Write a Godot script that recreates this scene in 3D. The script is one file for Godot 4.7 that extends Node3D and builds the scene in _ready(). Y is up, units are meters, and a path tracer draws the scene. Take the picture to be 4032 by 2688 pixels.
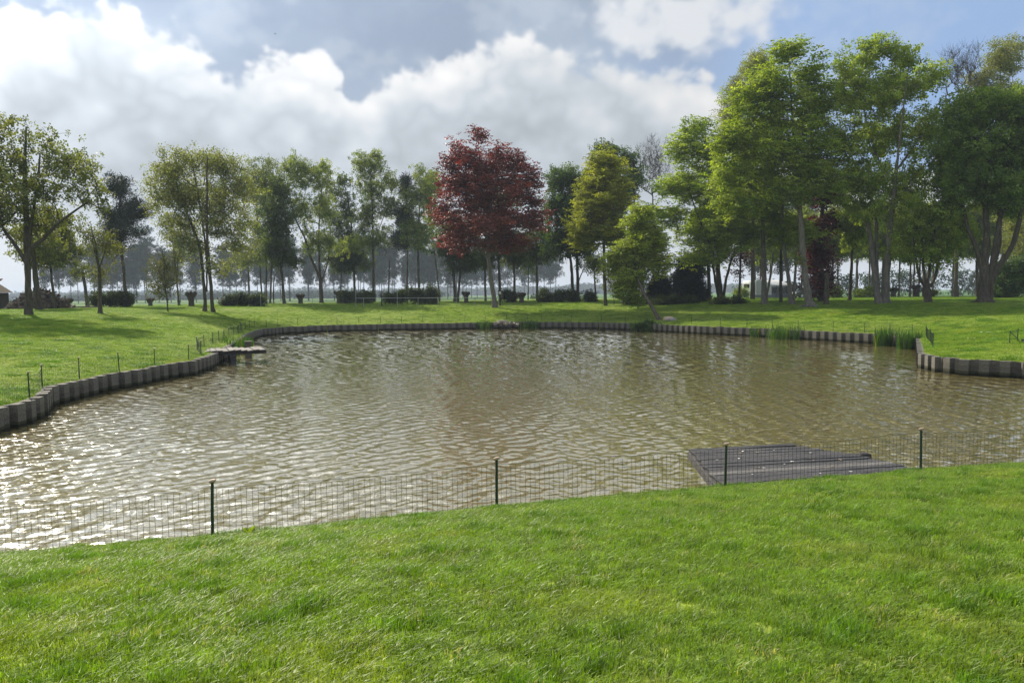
extends Node3D
# A pond with a piled bank, lawns, a garden fence and a park of spring trees under cumulus clouds. Metres, y up; the water lies at y = 0, the camera looks along -z.

const CENTRE := Vector2(1.0, -30.0)
const SHORE := [
	[-12.9, 19.2], [-12.9, 20.1], [-13.3, 21.6], [-14.2, 23.4], [-14.4, 25.5], [-14.5, 27.4], [-14.2, 28.8], [-14.1, 31.3], [-13.7, 32.9], [-14.0, 35.3], [-15.2, 40.5], [-19.6, 57.0],
	[-21.0, 64.3], [-20.3, 68.0], [-16.9, 71.6], [-12.3, 72.6], [-8.3, 72.8], [-3.0, 73.6], [2.1, 73.9], [7.9, 71.1], [10.6, 67.6], [12.0, 65.4], [13.9, 61.8], [15.0, 59.8], [18.0, 55.6], [19.8, 51.9],
	[22.5, 46.3], [22.4, 42.4], [17.2, 32.3], [17.0, 30.6], [17.3, 29.5], [18.7, 28.2], [22.0, 26.3], [26.0, 24.5], [28.0, 21.0], [25.0, 17.5], [18.0, 14.9], [12.0, 13.3], [7.9, 12.2], [6.1, 11.85],
	[2.9, 10.95], [-0.2, 10.05], [-3.4, 8.95], [-5.5, 8.4], [-9.0, 8.6], [-11.7, 11.0], [-12.9, 15.0]]
const RN := 1440
const SUN_AZ := -36.0
const SUN_EL := 35.5
const SUN_ENERGY := 1.6
const SKY_ENERGY := 0.62
const EXPOSURE := 1.55
const FOG := 0.00032

var shore: Array[Vector2] = []
var radius_table := PackedFloat32Array()
var rng := RandomNumberGenerator.new()
var na := FastNoiseLite.new()
var nb := FastNoiseLite.new()
var nc := FastNoiseLite.new()
var mats := {}
var leaf_mesh := {}
var styles := {}


class MB:
	var v := PackedVector3Array()
	var n := PackedVector3Array()
	var c := PackedColorArray()
	var t := PackedVector2Array()
	var idx := PackedInt32Array()
	var col := Color.WHITE

	func vert(p: Vector3, nn: Vector3, uv := Vector2.ZERO) -> int:
		v.append(p); n.append(nn); c.append(col); t.append(uv)
		return v.size() - 1

	func tri(a: Vector3, b: Vector3, d: Vector3) -> void:  # counter-clockwise seen from outside
		var nn := (b - a).cross(d - a).normalized()
		var i := vert(a, nn)
		vert(b, nn); vert(d, nn)
		idx.append_array([i, i + 2, i + 1])

	func quad(a: Vector3, b: Vector3, d: Vector3, e: Vector3) -> void:
		var nn := (d - a).cross(e - b).normalized()
		var i := vert(a, nn, Vector2(0, 0))
		vert(b, nn, Vector2(1, 0)); vert(d, nn, Vector2(1, 1)); vert(e, nn, Vector2(0, 1))
		idx.append_array([i, i + 2, i + 1, i, i + 3, i + 2])

	func box(at: Vector3, size: Vector3, turn := Basis(), bevel := 0.0) -> void:
		var h := size / 2.0
		if bevel <= 0.0:
			var q: Array[Vector3] = []
			for k in 8:
				q.append(at + turn * Vector3(h.x if k & 1 else -h.x, h.y if k & 2 else -h.y, h.z if k & 4 else -h.z))
			quad(q[4], q[5], q[7], q[6]); quad(q[1], q[0], q[2], q[3]); quad(q[5], q[1], q[3], q[7])
			quad(q[0], q[4], q[6], q[2]); quad(q[6], q[7], q[3], q[2]); quad(q[0], q[1], q[5], q[4])
			return
		var b := minf(bevel, minf(h.x, minf(h.y, h.z)) * 0.9)
		for axis in 3:
			for s in [-1.0, 1.0]:
				var u := (axis + 1) % 3
				var w := (axis + 2) % 3
				var p: Array[Vector3] = []
				for k in [[-1, -1], [1, -1], [1, 1], [-1, 1]]:
					var x := Vector3()
					x[axis] = s * h[axis]
					x[u] = k[0] * (h[u] - b)
					x[w] = k[1] * (h[w] - b)
					p.append(at + turn * x)
				if s > 0:
					quad(p[0], p[1], p[2], p[3])
				else:
					quad(p[3], p[2], p[1], p[0])
		for axis in 3:
			var u := (axis + 1) % 3
			var w := (axis + 2) % 3
			for k in [[-1.0, -1.0], [1.0, -1.0], [1.0, 1.0], [-1.0, 1.0]]:
				var p: Array[Vector3] = []
				for e in [[-1, 0], [1, 0], [1, 1], [-1, 1]]:
					var x := Vector3()
					x[axis] = e[0] * (h[axis] - b)
					x[u] = k[0] * (h[u] - (b if e[1] else 0.0))
					x[w] = k[1] * (h[w] - (0.0 if e[1] else b))
					p.append(at + turn * x)
				if k[0] * k[1] > 0:
					quad(p[0], p[1], p[2], p[3])
				else:
					quad(p[3], p[2], p[1], p[0])

	func tube(p: Array, r: Array, sides := 6, capped := true) -> void:
		var u := Vector3.ZERO
		var first := v.size()
		for k in p.size():
			var a: Vector3 = p[maxi(k - 1, 0)]
			var b: Vector3 = p[mini(k + 1, p.size() - 1)]
			var d := (b - a).normalized()
			if u == Vector3.ZERO:
				u = d.cross(Vector3.RIGHT if absf(d.x) < 0.8 else Vector3.FORWARD).normalized()
			u = (u - d * u.dot(d)).normalized()
			var w := d.cross(u)
			for i in sides:
				var g := TAU * i / sides
				var nn := u * cos(g) + w * sin(g)
				vert(p[k] + nn * r[k], nn)
			if k > 0:
				var o := first + (k - 1) * sides
				for i in sides:
					var j := (i + 1) % sides
					idx.append_array([o + i, o + sides + i, o + j, o + j, o + sides + i, o + sides + j])
		if capped:
			var d: Vector3 = (p[-1] - p[-2]).normalized()
			var m := vert(p[-1] + d * r[-1] * 0.15, d)
			var o := first + (p.size() - 1) * sides
			for i in sides:
				var i2 := vert(v[o + i], d)
				var i3 := vert(v[o + (i + 1) % sides], d)
				idx.append_array([m, i3, i2])

	func mesh(material: Material = null) -> ArrayMesh:
		var a := []
		a.resize(Mesh.ARRAY_MAX)
		a[Mesh.ARRAY_VERTEX] = v
		a[Mesh.ARRAY_NORMAL] = n
		a[Mesh.ARRAY_COLOR] = c
		a[Mesh.ARRAY_TEX_UV] = t
		a[Mesh.ARRAY_INDEX] = idx
		var m := ArrayMesh.new()
		m.add_surface_from_arrays(Mesh.PRIMITIVE_TRIANGLES, a)
		if material:
			m.surface_set_material(0, material)
		return m


func V(x: float, y: float, z: float) -> Vector3:
	return Vector3(x, y, z)


func put(called: String, m: Mesh, parent: Node = self) -> MeshInstance3D:
	var o := MeshInstance3D.new()
	o.name = called
	o.mesh = m
	parent.add_child(o, true)
	return o


func tag(o: Node, label: String, category: String, group := "") -> void:
	o.set_meta("label", label)
	o.set_meta("category", category)
	if group:
		o.set_meta("group", group)


func thing(called: String, label: String, category: String, at := Vector3.ZERO, turn := 0.0, group := "") -> Node3D:
	var o := Node3D.new()
	o.name = called
	add_child(o, true)
	o.position = at
	o.rotation.y = turn
	tag(o, label, category, group)
	return o


func mat(color: Color, rough := 0.8, spec := 0.4, tinted := true) -> StandardMaterial3D:
	var m := StandardMaterial3D.new()
	m.albedo_color = color.linear_to_srgb()
	m.roughness = rough
	m.metallic_specular = spec
	m.vertex_color_use_as_albedo = tinted
	return m


func gauss() -> float:
	return rng.randfn(0.0, 1.0)


func smooth(a: float, b: float, x: float) -> float:
	return smoothstep(a, b, x)


# ---------------------------------------------------------------- terrain

func shore_radius(theta: float) -> float:
	var f := fposmod(theta / TAU, 1.0) * RN
	var i := int(f)
	f -= i
	return lerpf(radius_table[i % RN], radius_table[(i + 1) % RN], f)


func make_radius_table() -> void:
	for p in SHORE:
		shore.append(Vector2(p[0], -p[1]))
	radius_table.resize(RN)
	for k in RN:
		var d := Vector2.from_angle(TAU * k / RN)
		var best := 5.0
		for i in shore.size():
			var hit = Geometry2D.segment_intersects_segment(CENTRE, CENTRE + d * 90.0, shore[i], shore[(i + 1) % shore.size()])
			if hit != null:
				best = maxf(best, CENTRE.distance_to(hit))
		radius_table[k] = best


func from_shore(x: float, z: float) -> float:
	var d := Vector2(x, z) - CENTRE
	return d.length() - shore_radius(d.angle())


func height(x: float, z: float) -> float:
	var q := Vector2(x, z) - CENTRE
	var r := q.length()
	var d := r - shore_radius(q.angle())
	var near := smooth(0.35, 0.85, q.y / r)
	var t := clampf(d / lerpf(32.0, 15.0, near), 0.0, 1.0)
	return 0.6 + lerpf(1.7, 1.4, near) * (1.0 - (1.0 - t) * (1.0 - t)) - 1.2 * smooth(60.0, 150.0, d) - 0.11 * near * exp(-maxf(d, 0.0) / 1.6)


func on_ground(x: float, depth: float, sunk := 0.0) -> Vector3:
	return Vector3(x, height(x, -depth) - sunk, -depth)


func lawn_edge(theta: float) -> float:  # how far the mown lawn reaches from the shore
	var c := Vector2.from_angle(theta)
	return lerpf(50.0, 88.0, smooth(-0.25, 0.45, c.x))


# ---------------------------------------------------------------- sky

func cloud_top(az: float) -> float:
	var p := [-32.6, 17.9, -29.6, 17.8, -27.4, 18.4, -25.4, 18.2, -23.9, 17.6, -22.9, 17.1, -21.5, 16.8, -20.5, 15.7, -19.8, 14.6, -19.1, 14.7, -18.1, 15.9, -16.8, 16.6, -15.3, 16.8, -14.1, 16.9, -13.1, 16.5, -12.1, 15.6, -11.4, 13.6, -10.6, 13.4, -9.7, 14.6, -8.4, 15.2, -6.9, 15.8, -5.0, 16.2, -3.4, 16.4, -2.1, 17.6, -0.6, 18.3, 0.9, 18.3, 2.9, 17.9, 4.5, 17.1, 6.0, 16.5, 7.6, 16.3, 9.4, 16.3, 11.3, 16.0, 13.1, 15.4, 14.6, 14.0, 15.7, 12.6, 18.1, 10.6, 22.0, 7.6, 27.2, 7.0, 29.6, 8.0, 33.1, 9.5]
	var general := 13.0 + 5.0 * nc.get_noise_2d(cos(deg_to_rad(az)) * 200.0, sin(deg_to_rad(az)) * 200.0) * 1.6
	if az <= -40.0 or az >= 40.0:
		return general
	var y: float = p[1] if az < 0.0 else p[-1]
	for i in range(0, p.size() - 2, 2):
		if az >= p[i] and az < p[i + 2]:
			y = lerpf(p[i + 1], p[i + 3], smoothstep(0.0, 1.0, (az - p[i]) / (p[i + 2] - p[i])))
	return lerpf(y, general, smooth(33.5, 40.0, absf(az)))


var tops := PackedFloat32Array()
var soft_tops := PackedFloat32Array()


func make_tops() -> void:
	tops.resize(1440)
	soft_tops.resize(1440)
	for k in 1440:
		tops[k] = cloud_top(k * 0.25 - 180.0)
	for k in 1440:
		var sum := 0.0
		for j in range(-14, 15):
			sum += tops[posmod(k + j * 2, 1440)]
		soft_tops[k] = sum / 29.0


func top_at(table: PackedFloat32Array, az: float) -> float:
	var f := fposmod(az + 180.0, 360.0) * 4.0
	var k := int(f)
	return lerpf(table[k % 1440], table[(k + 1) % 1440], f - k)


func sky_color(az: float, el: float) -> Color:
	var a := deg_to_rad(az)
	var e := deg_to_rad(el)
	var d := Vector3(sin(a) * cos(e), sin(e) * 1.25, -cos(a) * cos(e))
	var q := d * 100.0
	var fine := na.get_noise_3dv(q * 34.0)          # small wisps
	var mid := na.get_noise_3dv(q * 8.0 + Vector3(31, 7, 3))
	var puff := nb.get_noise_3dv(q * 11.0)          # rounded lumps
	var big := nc.get_noise_3dv(q * 3.2)
	# the air behind: greyish over the left, clear blue to the right
	var clear := smooth(6.0, 24.0, az + big * 8.0) if az > -90.0 else 0.35
	clear = lerpf(clear, 0.55, smooth(60.0, 140.0, absf(az)))
	var air := Color(0.30, 0.365, 0.475).lerp(Color(0.32, 0.475, 0.76), clear)
	air = air.lerp(Color(0.5, 0.58, 0.68), clampf(0.25 + big * 0.6 + mid * 0.3, 0.0, 0.6) * (1.0 - clear * 0.7))
	air = air.lerp(Color(0.62, 0.70, 0.80), 0.8 * smooth(9.0, 0.0, el))
	# the bank of cumulus
	var edge := top_at(tops, az + mid * 1.3) - el + absf(puff) * 2.4 - 0.7 + fine * 1.25 + mid * 0.5
	var soft := 0.35 + 1.1 * clampf(big + 0.3, 0.0, 1.0)
	var cover := smooth(-0.4, soft + 0.1, edge)
	var deep := lerpf(edge, top_at(soft_tops, az) - el + 0.6, 0.65) - absf(puff) * 2.6 + mid * 3.0 + big * 2.5
	var light := lerpf(0.77, 0.50, smooth(0.2, 6.0, deep))
	light += (absf(puff) * 0.16 - 0.03 + mid * 0.12 + fine * 0.025) * smooth(0.0, 1.2, edge) + 0.09 * smooth(0.0, 1.0, big) * smooth(2.0, 6.0, deep)
	light = lerpf(light, 0.70, smooth(8.5, 1.5, el))
	var grey := smooth(0.86, 0.55, light)
	var cloud := Color(light, light, light) * Color(1.0, 1.0, 1.0).lerp(Color(0.90, 0.985, 1.07), grey)
	# loose puffs higher up, one of them just above the bank
	var lone := 1.0 - Vector2((az - 11.8) / 6.6, (el - 18.8) / 3.6).length() + absf(puff) * 0.7 + fine * 0.30 + mid * 0.7
	var high := smooth(0.0, 0.75, lone) * 0.95
	var over := smooth(21.0, 27.0, el) * smooth(-0.22, 0.16, big * 0.9 + mid * 0.6 + fine * 0.25)
	var veil := 0.13 * smooth(-0.1, 0.5, mid + fine * 0.5)
	var c := air.lerp(Color(0.74, 0.765, 0.80), maxf(veil, high)).lerp(Color(1.5, 1.53, 1.57) * (1.0 + 0.5 * mid), over * 0.9)
	c = c.lerp(cloud, cover)
	# brighter round the sun
	var s := deg_to_rad(SUN_AZ)
	var h := deg_to_rad(SUN_EL)
	var to_sun := Vector3(sin(s) * cos(h), sin(h), -cos(s) * cos(h))
	var ang := rad_to_deg(acos(clampf(Vector3(sin(a) * cos(e), sin(e), -cos(a) * cos(e)).dot(to_sun), -1.0, 1.0)))
	return c * (1.0 + 3.6 * exp(-ang * ang / 150.0) + 0.6 * exp(-ang * ang / 1200.0) + 0.1 * smooth(0.0, -40.0, az) * smooth(100.0, 40.0, absf(az)))


func make_sky() -> Sky:
	make_tops()
	var w := 3072
	var low := Image.create(w / 4, w / 8, false, Image.FORMAT_RGBF)
	for y in w / 8:
		var el := 90.0 - (y + 0.5) * 180.0 / (w / 8)
		for x in w / 4:
			low.set_pixel(x, y, sky_color((x + 0.5) * 360.0 / (w / 4) - 180.0, el) if el > -1.0 else Color(0.16, 0.2, 0.1))
	low.resize(w, w / 2, Image.INTERPOLATE_CUBIC)
	for y in range(int(w / 2 * (90.0 - 26.0) / 180.0), w / 4 + 2):
		var el := 90.0 - (y + 0.5) * 360.0 / w
		for x in range(int(w * (180.0 - 38.0) / 360.0), int(w * (180.0 + 38.0) / 360.0)):
			low.set_pixel(x, y, sky_color((x + 0.5) * 360.0 / w - 180.0, maxf(el, 0.05)))
	var m := PanoramaSkyMaterial.new()
	m.panorama = ImageTexture.create_from_image(low)
	var s := Sky.new()
	s.sky_material = m
	return s


# ---------------------------------------------------------------- textures and materials

func noise_image(seed_value: int, freq: float, octaves: int, side := 512, fractal := FastNoiseLite.FRACTAL_FBM) -> Image:
	var f := FastNoiseLite.new()
	f.noise_type = FastNoiseLite.TYPE_SIMPLEX_SMOOTH
	f.seed = seed_value
	f.frequency = freq
	f.fractal_type = fractal
	f.fractal_octaves = octaves
	var im := f.get_seamless_image(side, side)
	im.convert(Image.FORMAT_L8)
	return im


func ramp_texture(coarse: Image, fine: Image, a: Color, b: Color, c: Color, mixture := 0.5) -> ImageTexture:
	var side := coarse.get_width()
	var im := Image.create(side, side, false, Image.FORMAT_RGB8)
	for y in side:
		for x in side:
			var k := lerpf(coarse.get_pixel(x, y).r, fine.get_pixel(x, y).r, mixture)
			k = clampf((k - 0.5) * 1.8 + 0.5, 0.0, 1.0)
			var q := a.lerp(b, k * 2.0) if k < 0.5 else b.lerp(c, k * 2.0 - 1.0)
			im.set_pixel(x, y, q.linear_to_srgb())
	return ImageTexture.create_from_image(im)


func triplanar(m: StandardMaterial3D, scale: Vector3, world := false) -> StandardMaterial3D:
	m.uv1_triplanar = true
	m.uv1_world_triplanar = world
	m.uv1_scale = scale
	return m


func make_materials() -> void:
	var n1 := noise_image(11, 0.012, 5)
	var n2 := noise_image(12, 0.06, 4)
	var n3 := noise_image(13, 0.03, 5)
	var rough := ImageTexture.create_from_image(n2)
	# bark, dark and grey
	for k in [["dark", Color(0.035, 0.030, 0.024), Color(0.075, 0.066, 0.05), Color(0.13, 0.118, 0.09)], ["grey", Color(0.075, 0.069, 0.058), Color(0.145, 0.135, 0.115), Color(0.24, 0.225, 0.195)]]:
		var m := mat(Color.WHITE, 0.9, 0.25)
		m.albedo_texture = ramp_texture(n1, n2, k[1], k[2], k[3])
		m.heightmap_enabled = true
		m.heightmap_texture = rough
		m.heightmap_scale = 4.0
		mats["bark_" + k[0]] = triplanar(m, V(0.8, 0.16, 0.8))
	# foliage
	for k in [["leaf", Color(1.0, 1.0, 0.48), 0.55], ["needle", Color(0.25, 0.36, 0.2), 0.6], ["red", Color(0.85, 0.42, 0.30), 0.45], ["far_leaf", Color(0.3, 0.32, 0.2), 1.0]]:
		var m := mat(Color.WHITE, k[2], 0.0 if k[0] == "far_leaf" else 0.3)
		m.backlight_enabled = true
		m.backlight = k[1]
		mats[k[0]] = m
	var g := mat(Color.WHITE, 0.48, 0.42)
	g.backlight_enabled = true
	g.backlight = Color(1.0, 1.0, 0.5)
	mats["grass"] = g
	# concrete piles, weathered planks, painted metal, lawn ground, field
	var m := mat(Color.WHITE, 0.85, 0.3)
	m.albedo_texture = ramp_texture(n3, n2, Color(0.075, 0.072, 0.062), Color(0.115, 0.11, 0.097), Color(0.17, 0.162, 0.14), 0.35)
	m.heightmap_enabled = true
	m.heightmap_texture = rough
	m.heightmap_scale = 1.0
	mats["pile"] = triplanar(m, V(0.9, 0.7, 0.9), true)
	m = mat(Color.WHITE, 0.8, 0.35)
	m.albedo_texture = ramp_texture(n1, n2, Color(0.02, 0.02, 0.022), Color(0.045, 0.044, 0.048), Color(0.10, 0.096, 0.096), 0.5)
	m.heightmap_enabled = true
	m.heightmap_texture = rough
	m.heightmap_scale = 0.8
	mats["plank"] = triplanar(m, V(0.25, 3.0, 3.0))
	m = mat(Color.WHITE, 0.8, 0.35)
	m.albedo_texture = ramp_texture(n1, n2, Color(0.06, 0.056, 0.054), Color(0.095, 0.09, 0.087), Color(0.15, 0.145, 0.135), 0.5)
	mats["pale_plank"] = triplanar(m, V(0.3, 3.0, 3.0))
	mats["wood"] = mat(Color(0.10, 0.086, 0.068), 0.85, 0.3)
	mats["fence_green"] = mat(Color(0.012, 0.030, 0.018), 0.45, 0.5)
	mats["wire"] = mat(Color(0.012, 0.028, 0.018), 0.5, 0.4)
	mats["galvanised"] = mat(Color(0.30, 0.32, 0.32), 0.45, 0.5)
	mats["plain"] = mat(Color.WHITE, 0.6, 0.4)
	mats["gloss"] = mat(Color.WHITE, 0.18, 0.5)
	var glass := mat(Color(0.012, 0.014, 0.017), 0.06, 0.6)
	mats["glass"] = glass
	m = mat(Color.WHITE, 0.95, 0.2)
	m.albedo_texture = ramp_texture(n3, n2, Color(0.075, 0.11, 0.016), Color(0.14, 0.195, 0.026), Color(0.22, 0.27, 0.045), 0.5)
	m.heightmap_enabled = true
	m.heightmap_texture = rough
	m.heightmap_scale = 5.0
	m.uv1_scale = V(0.22, 0.22, 1)
	mats["lawn"] = m
	m = mat(Color.WHITE, 0.95, 0.2)
	m.albedo_texture = ramp_texture(n3, n2, Color(0.035, 0.075, 0.02), Color(0.055, 0.12, 0.03), Color(0.085, 0.16, 0.045), 0.5)
	m.uv1_scale = V(0.05, 0.05, 1)
	mats["field"] = m
	mats["water"] = water_material()


func water_material() -> StandardMaterial3D:
	# fine ripples as a normal map: a sum of sine waves that repeats every 5 m, most of them travelling from left to right
	var side := 512
	var tile := 5.0
	var waves := []
	var r := RandomNumberGenerator.new()
	r.seed = 77
	for i in 34:
		var lam := 0.06 * pow(12.0, r.randf())
		var phi := r.randfn(0.0, 0.8)
		var kx := roundi(cos(phi) * tile / lam)
		var kz := roundi(sin(phi) * tile / lam)
		if kx == 0 and kz == 0:
			kx = 7
		waves.append([kx, kz, r.randf() * TAU])
	var data := PackedByteArray()
	data.resize(side * side * 3)
	var table := PackedFloat32Array()
	table.resize(side)
	for i in side:
		table[i] = cos(TAU * i / side)
	var bent := 0.03
	for y in side:
		for x in side:
			var sx := 0.0
			var sz := 0.0
			for w in waves:
				var s := table[posmod(w[0] * x + w[1] * y + int(w[2] * 81.0), side)]
				var k := bent / sqrt(w[0] * w[0] + w[1] * w[1])
				sx += s * w[0] * k
				sz += s * w[1] * k
			var nn := Vector3(-sx, -sz, 1.0).normalized()
			var o := (y * side + x) * 3
			data[o] = int((nn.x * 0.5 + 0.5) * 255.0 + 0.5)
			data[o + 1] = int((nn.y * 0.5 + 0.5) * 255.0 + 0.5)
			data[o + 2] = int((nn.z * 0.5 + 0.5) * 255.0 + 0.5)
	var m := StandardMaterial3D.new()
	m.albedo_color = Color(0.205, 0.172, 0.064).linear_to_srgb()
	m.roughness = 0.14
	m.metallic_specular = 0.707
	m.metallic = 0.2
	m.clearcoat_enabled = true
	m.clearcoat = 1.0
	m.clearcoat_roughness = 0.06
	m.normal_enabled = true
	m.normal_texture = ImageTexture.create_from_image(Image.create_from_data(side, side, false, Image.FORMAT_RGB8, data))
	m.normal_scale = 1.0
	m.uv1_scale = V(0.2, 0.2, 1)
	return m


# ---------------------------------------------------------------- ground and water

func make_ground() -> void:
	var angles: Array[float] = []
	for k in 900:
		angles.append(TAU * k / 900.0)
	for p in shore:
		angles.append(fposmod((p - CENTRE).angle(), TAU))
	angles.sort()
	var lawn_rings := []
	for k in 34:
		lawn_rings.append(pow(k / 33.0, 1.9))
	var field_rings := [1.0, 1.12, 1.3, 1.55, 1.9, 2.5, 3.4, 5.0, 8.0, 13.0, 22.0, 38.0, 60.0]
	for part in 2:
		var v := PackedVector3Array()
		var uv := PackedVector2Array()
		var c := PackedColorArray()
		var idx := PackedInt32Array()
		var rings: Array = lawn_rings if part == 0 else field_rings
		var rows := rings.size() + (1 if part == 0 else 0)
		for a in angles:
			var d := Vector2.from_angle(a)
			var r0 := shore_radius(a)
			var e := lawn_edge(a)
			for k in rows:
				var t: float = rings[maxi(k - 1, 0)] if part == 0 else rings[k]
				var r: float = r0 + 0.03 + t * e
				var p := CENTRE + d * r
				var y := height(p.x, p.y)
				if part == 0 and k == 0:
					y = -0.9
				if part == 0 and k > 3:
					y += 0.03 * nc.get_noise_2d(p.x * 4.0, p.y * 4.0)
				v.append(Vector3(p.x, y, p.y))
				uv.append(p)
				var tone := 1.0 + 0.35 * nc.get_noise_2d(p.x * 16.0, p.y * 16.0)
				var q := Color(tone, tone, tone)
				if part == 0:
					var bare := smooth(0.75, 0.15, r - r0 + 0.4 * na.get_noise_2d(p.x * 120.0, p.y * 120.0))
					q = q.lerp(Color(1.6, 0.95, 3.0), bare * 0.85)
				c.append(q)
		var n := angles.size()
		for i in n:
			var o := i * rows
			var o2 := ((i + 1) % n) * rows
			for k in rows - 1:
				idx.append_array([o + k, o2 + k, o + k + 1, o + k + 1, o2 + k, o2 + k + 1])
		var st := SurfaceTool.new()
		var arrays := []
		arrays.resize(Mesh.ARRAY_MAX)
		arrays[Mesh.ARRAY_VERTEX] = v
		arrays[Mesh.ARRAY_TEX_UV] = uv
		arrays[Mesh.ARRAY_COLOR] = c
		arrays[Mesh.ARRAY_INDEX] = idx
		st.create_from_arrays(arrays)
		st.generate_normals()
		var o := put("lawn" if part == 0 else "field", st.commit())
		o.material_override = mats["lawn" if part == 0 else "field"]
		o.set_meta("kind", "structure")


func make_water() -> void:
	var r := RandomNumberGenerator.new()
	r.seed = 5
	var waves := []
	for i in 24:
		var lam := 0.19 * pow(4.0, pow(r.randf(), 1.5))
		var phi := r.randfn(0.05, 0.75)
		var k := TAU / lam
		waves.append([cos(phi) * k, sin(phi) * k, r.randf() * TAU, 0.036 / k, lam])
	var rows: Array[float] = []
	var at := 7.4
	while at < 96.0:
		rows.append(at)
		at += maxf(0.04, at * at * 0.00024)
	var cols := 430
	var v := PackedVector3Array()
	var nn := PackedVector3Array()
	var uv := PackedVector2Array()
	var idx := PackedInt32Array()
	for k in rows.size():
		var d := rows[k]
		var step := maxf(0.04, d * d * 0.00024)
		var wide := d * 2.3 / cols
		var live := []
		for w in waves:
			var along: float = absf(w[1]) / TAU * step + absf(w[0]) / TAU * wide
			var share := smooth(0.45, 0.2, along)
			live.append([w[0], w[1], w[2], w[3] * share, w[3] * (0.95 + 0.05 * share)])
		for i in cols + 1:
			var a := -1.15 + 2.3 * i / cols
			var x := sin(a) * d
			var z := -cos(a) * d
			var calm := lerpf(1.0, 0.42, smooth(-2.0, 14.0, x) * smooth(24.0, 46.0, d))
			calm *= 0.9 + 0.4 * nc.get_noise_2d(x * 14.0, z * 14.0)
			var wx := x + 0.16 * nb.get_noise_2d(x * 45.0, z * 45.0)
			var wz := z + 0.16 * nb.get_noise_2d(x * 45.0 + 900.0, z * 45.0)
			var y := 0.0
			var gx := 0.0
			var gz := 0.0
			for w in live:
				var ph: float = w[0] * wx + w[1] * wz + w[2]
				var s: float = w[4] * cos(ph) * calm
				y += w[3] * sin(ph) * calm
				gx += s * w[0]
				gz += s * w[1]
			v.append(Vector3(x, y, z))
			nn.append(Vector3(-gx, 1.0, -gz).normalized())
			uv.append(Vector2(x, z))
			if k > 0 and i > 0:
				var o := k * (cols + 1) + i
				idx.append_array([o - cols - 2, o - 1, o - cols - 1, o - cols - 1, o - 1, o])
	var arrays := []
	arrays.resize(Mesh.ARRAY_MAX)
	arrays[Mesh.ARRAY_VERTEX] = v
	arrays[Mesh.ARRAY_NORMAL] = nn
	arrays[Mesh.ARRAY_TEX_UV] = uv
	arrays[Mesh.ARRAY_INDEX] = idx
	var m := ArrayMesh.new()
	m.add_surface_from_arrays(Mesh.PRIMITIVE_TRIANGLES, arrays)
	m.surface_set_material(0, mats["water"])
	put("water", m).set_meta("kind", "structure")


func blade_mesh(blades: int, spread: float, tall: float, wide: float, lean: float, seed_value: int) -> ArrayMesh:
	var r := RandomNumberGenerator.new()
	r.seed = seed_value
	var v := PackedVector3Array()
	var idx := PackedInt32Array()
	for i in blades:
		var a := r.randf() * TAU
		var p := Vector3(cos(a), 0, sin(a)) * spread * sqrt(r.randf())
		var b := r.randf() * TAU
		var side := Vector3(cos(b), 0, sin(b))
		var fall := Vector3(r.randfn(0.6, 0.7), 0, r.randfn(0.0, 0.7)) * lean
		var h := tall * r.randf_range(0.55, 1.2)
		var w := wide * r.randf_range(0.6, 1.3)
		var mid := p + Vector3(0, h * 0.6, 0) + fall * h * 0.35
		var tip := p + Vector3(0, h * r.randf_range(0.75, 1.0), 0) + fall * h
		var o := v.size()
		v.append_array([p - side * w * 0.5 - Vector3(0, 0.01, 0), p + side * w * 0.5 - Vector3(0, 0.01, 0), mid + side * w * 0.42, mid - side * w * 0.42, tip])
		idx.append_array([o, o + 2, o + 1, o, o + 3, o + 2, o + 3, o + 4, o + 2])
	var arrays := []
	arrays.resize(Mesh.ARRAY_MAX)
	arrays[Mesh.ARRAY_VERTEX] = v
	arrays[Mesh.ARRAY_INDEX] = idx
	var m := ArrayMesh.new()
	m.add_surface_from_arrays(Mesh.PRIMITIVE_TRIANGLES, arrays)
	return m


func scatter(called: String, m: Mesh, material: Material, where: Array, colors: Array, parent: Node = self) -> MultiMeshInstance3D:
	var mm := MultiMesh.new()
	mm.transform_format = MultiMesh.TRANSFORM_3D
	mm.use_colors = true
	mm.mesh = m
	mm.instance_count = where.size()
	for i in where.size():
		mm.set_instance_transform(i, where[i])
		mm.set_instance_color(i, colors[i])
	var o := MultiMeshInstance3D.new()
	o.name = called
	o.multimesh = mm
	o.material_override = material
	o.set_meta("kind", "stuff")
	parent.add_child(o, true)
	return o


func grass_color(x: float, z: float, clump: float) -> Color:
	var dry := smooth(0.15, 0.55, na.get_noise_2d(x * 70.0 + 300.0, z * 70.0) + 0.3 * nc.get_noise_2d(x * 25.0, z * 25.0))
	var c := Color(0.15, 0.25, 0.024).lerp(Color(0.225, 0.295, 0.042), dry * 0.7)
	c = c.lerp(Color(0.085, 0.19, 0.018), smooth(0.12, 0.45, clump) * 0.8)
	return c * clampf(1.0 + 0.27 * gauss(), 0.35, 1.8)


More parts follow.
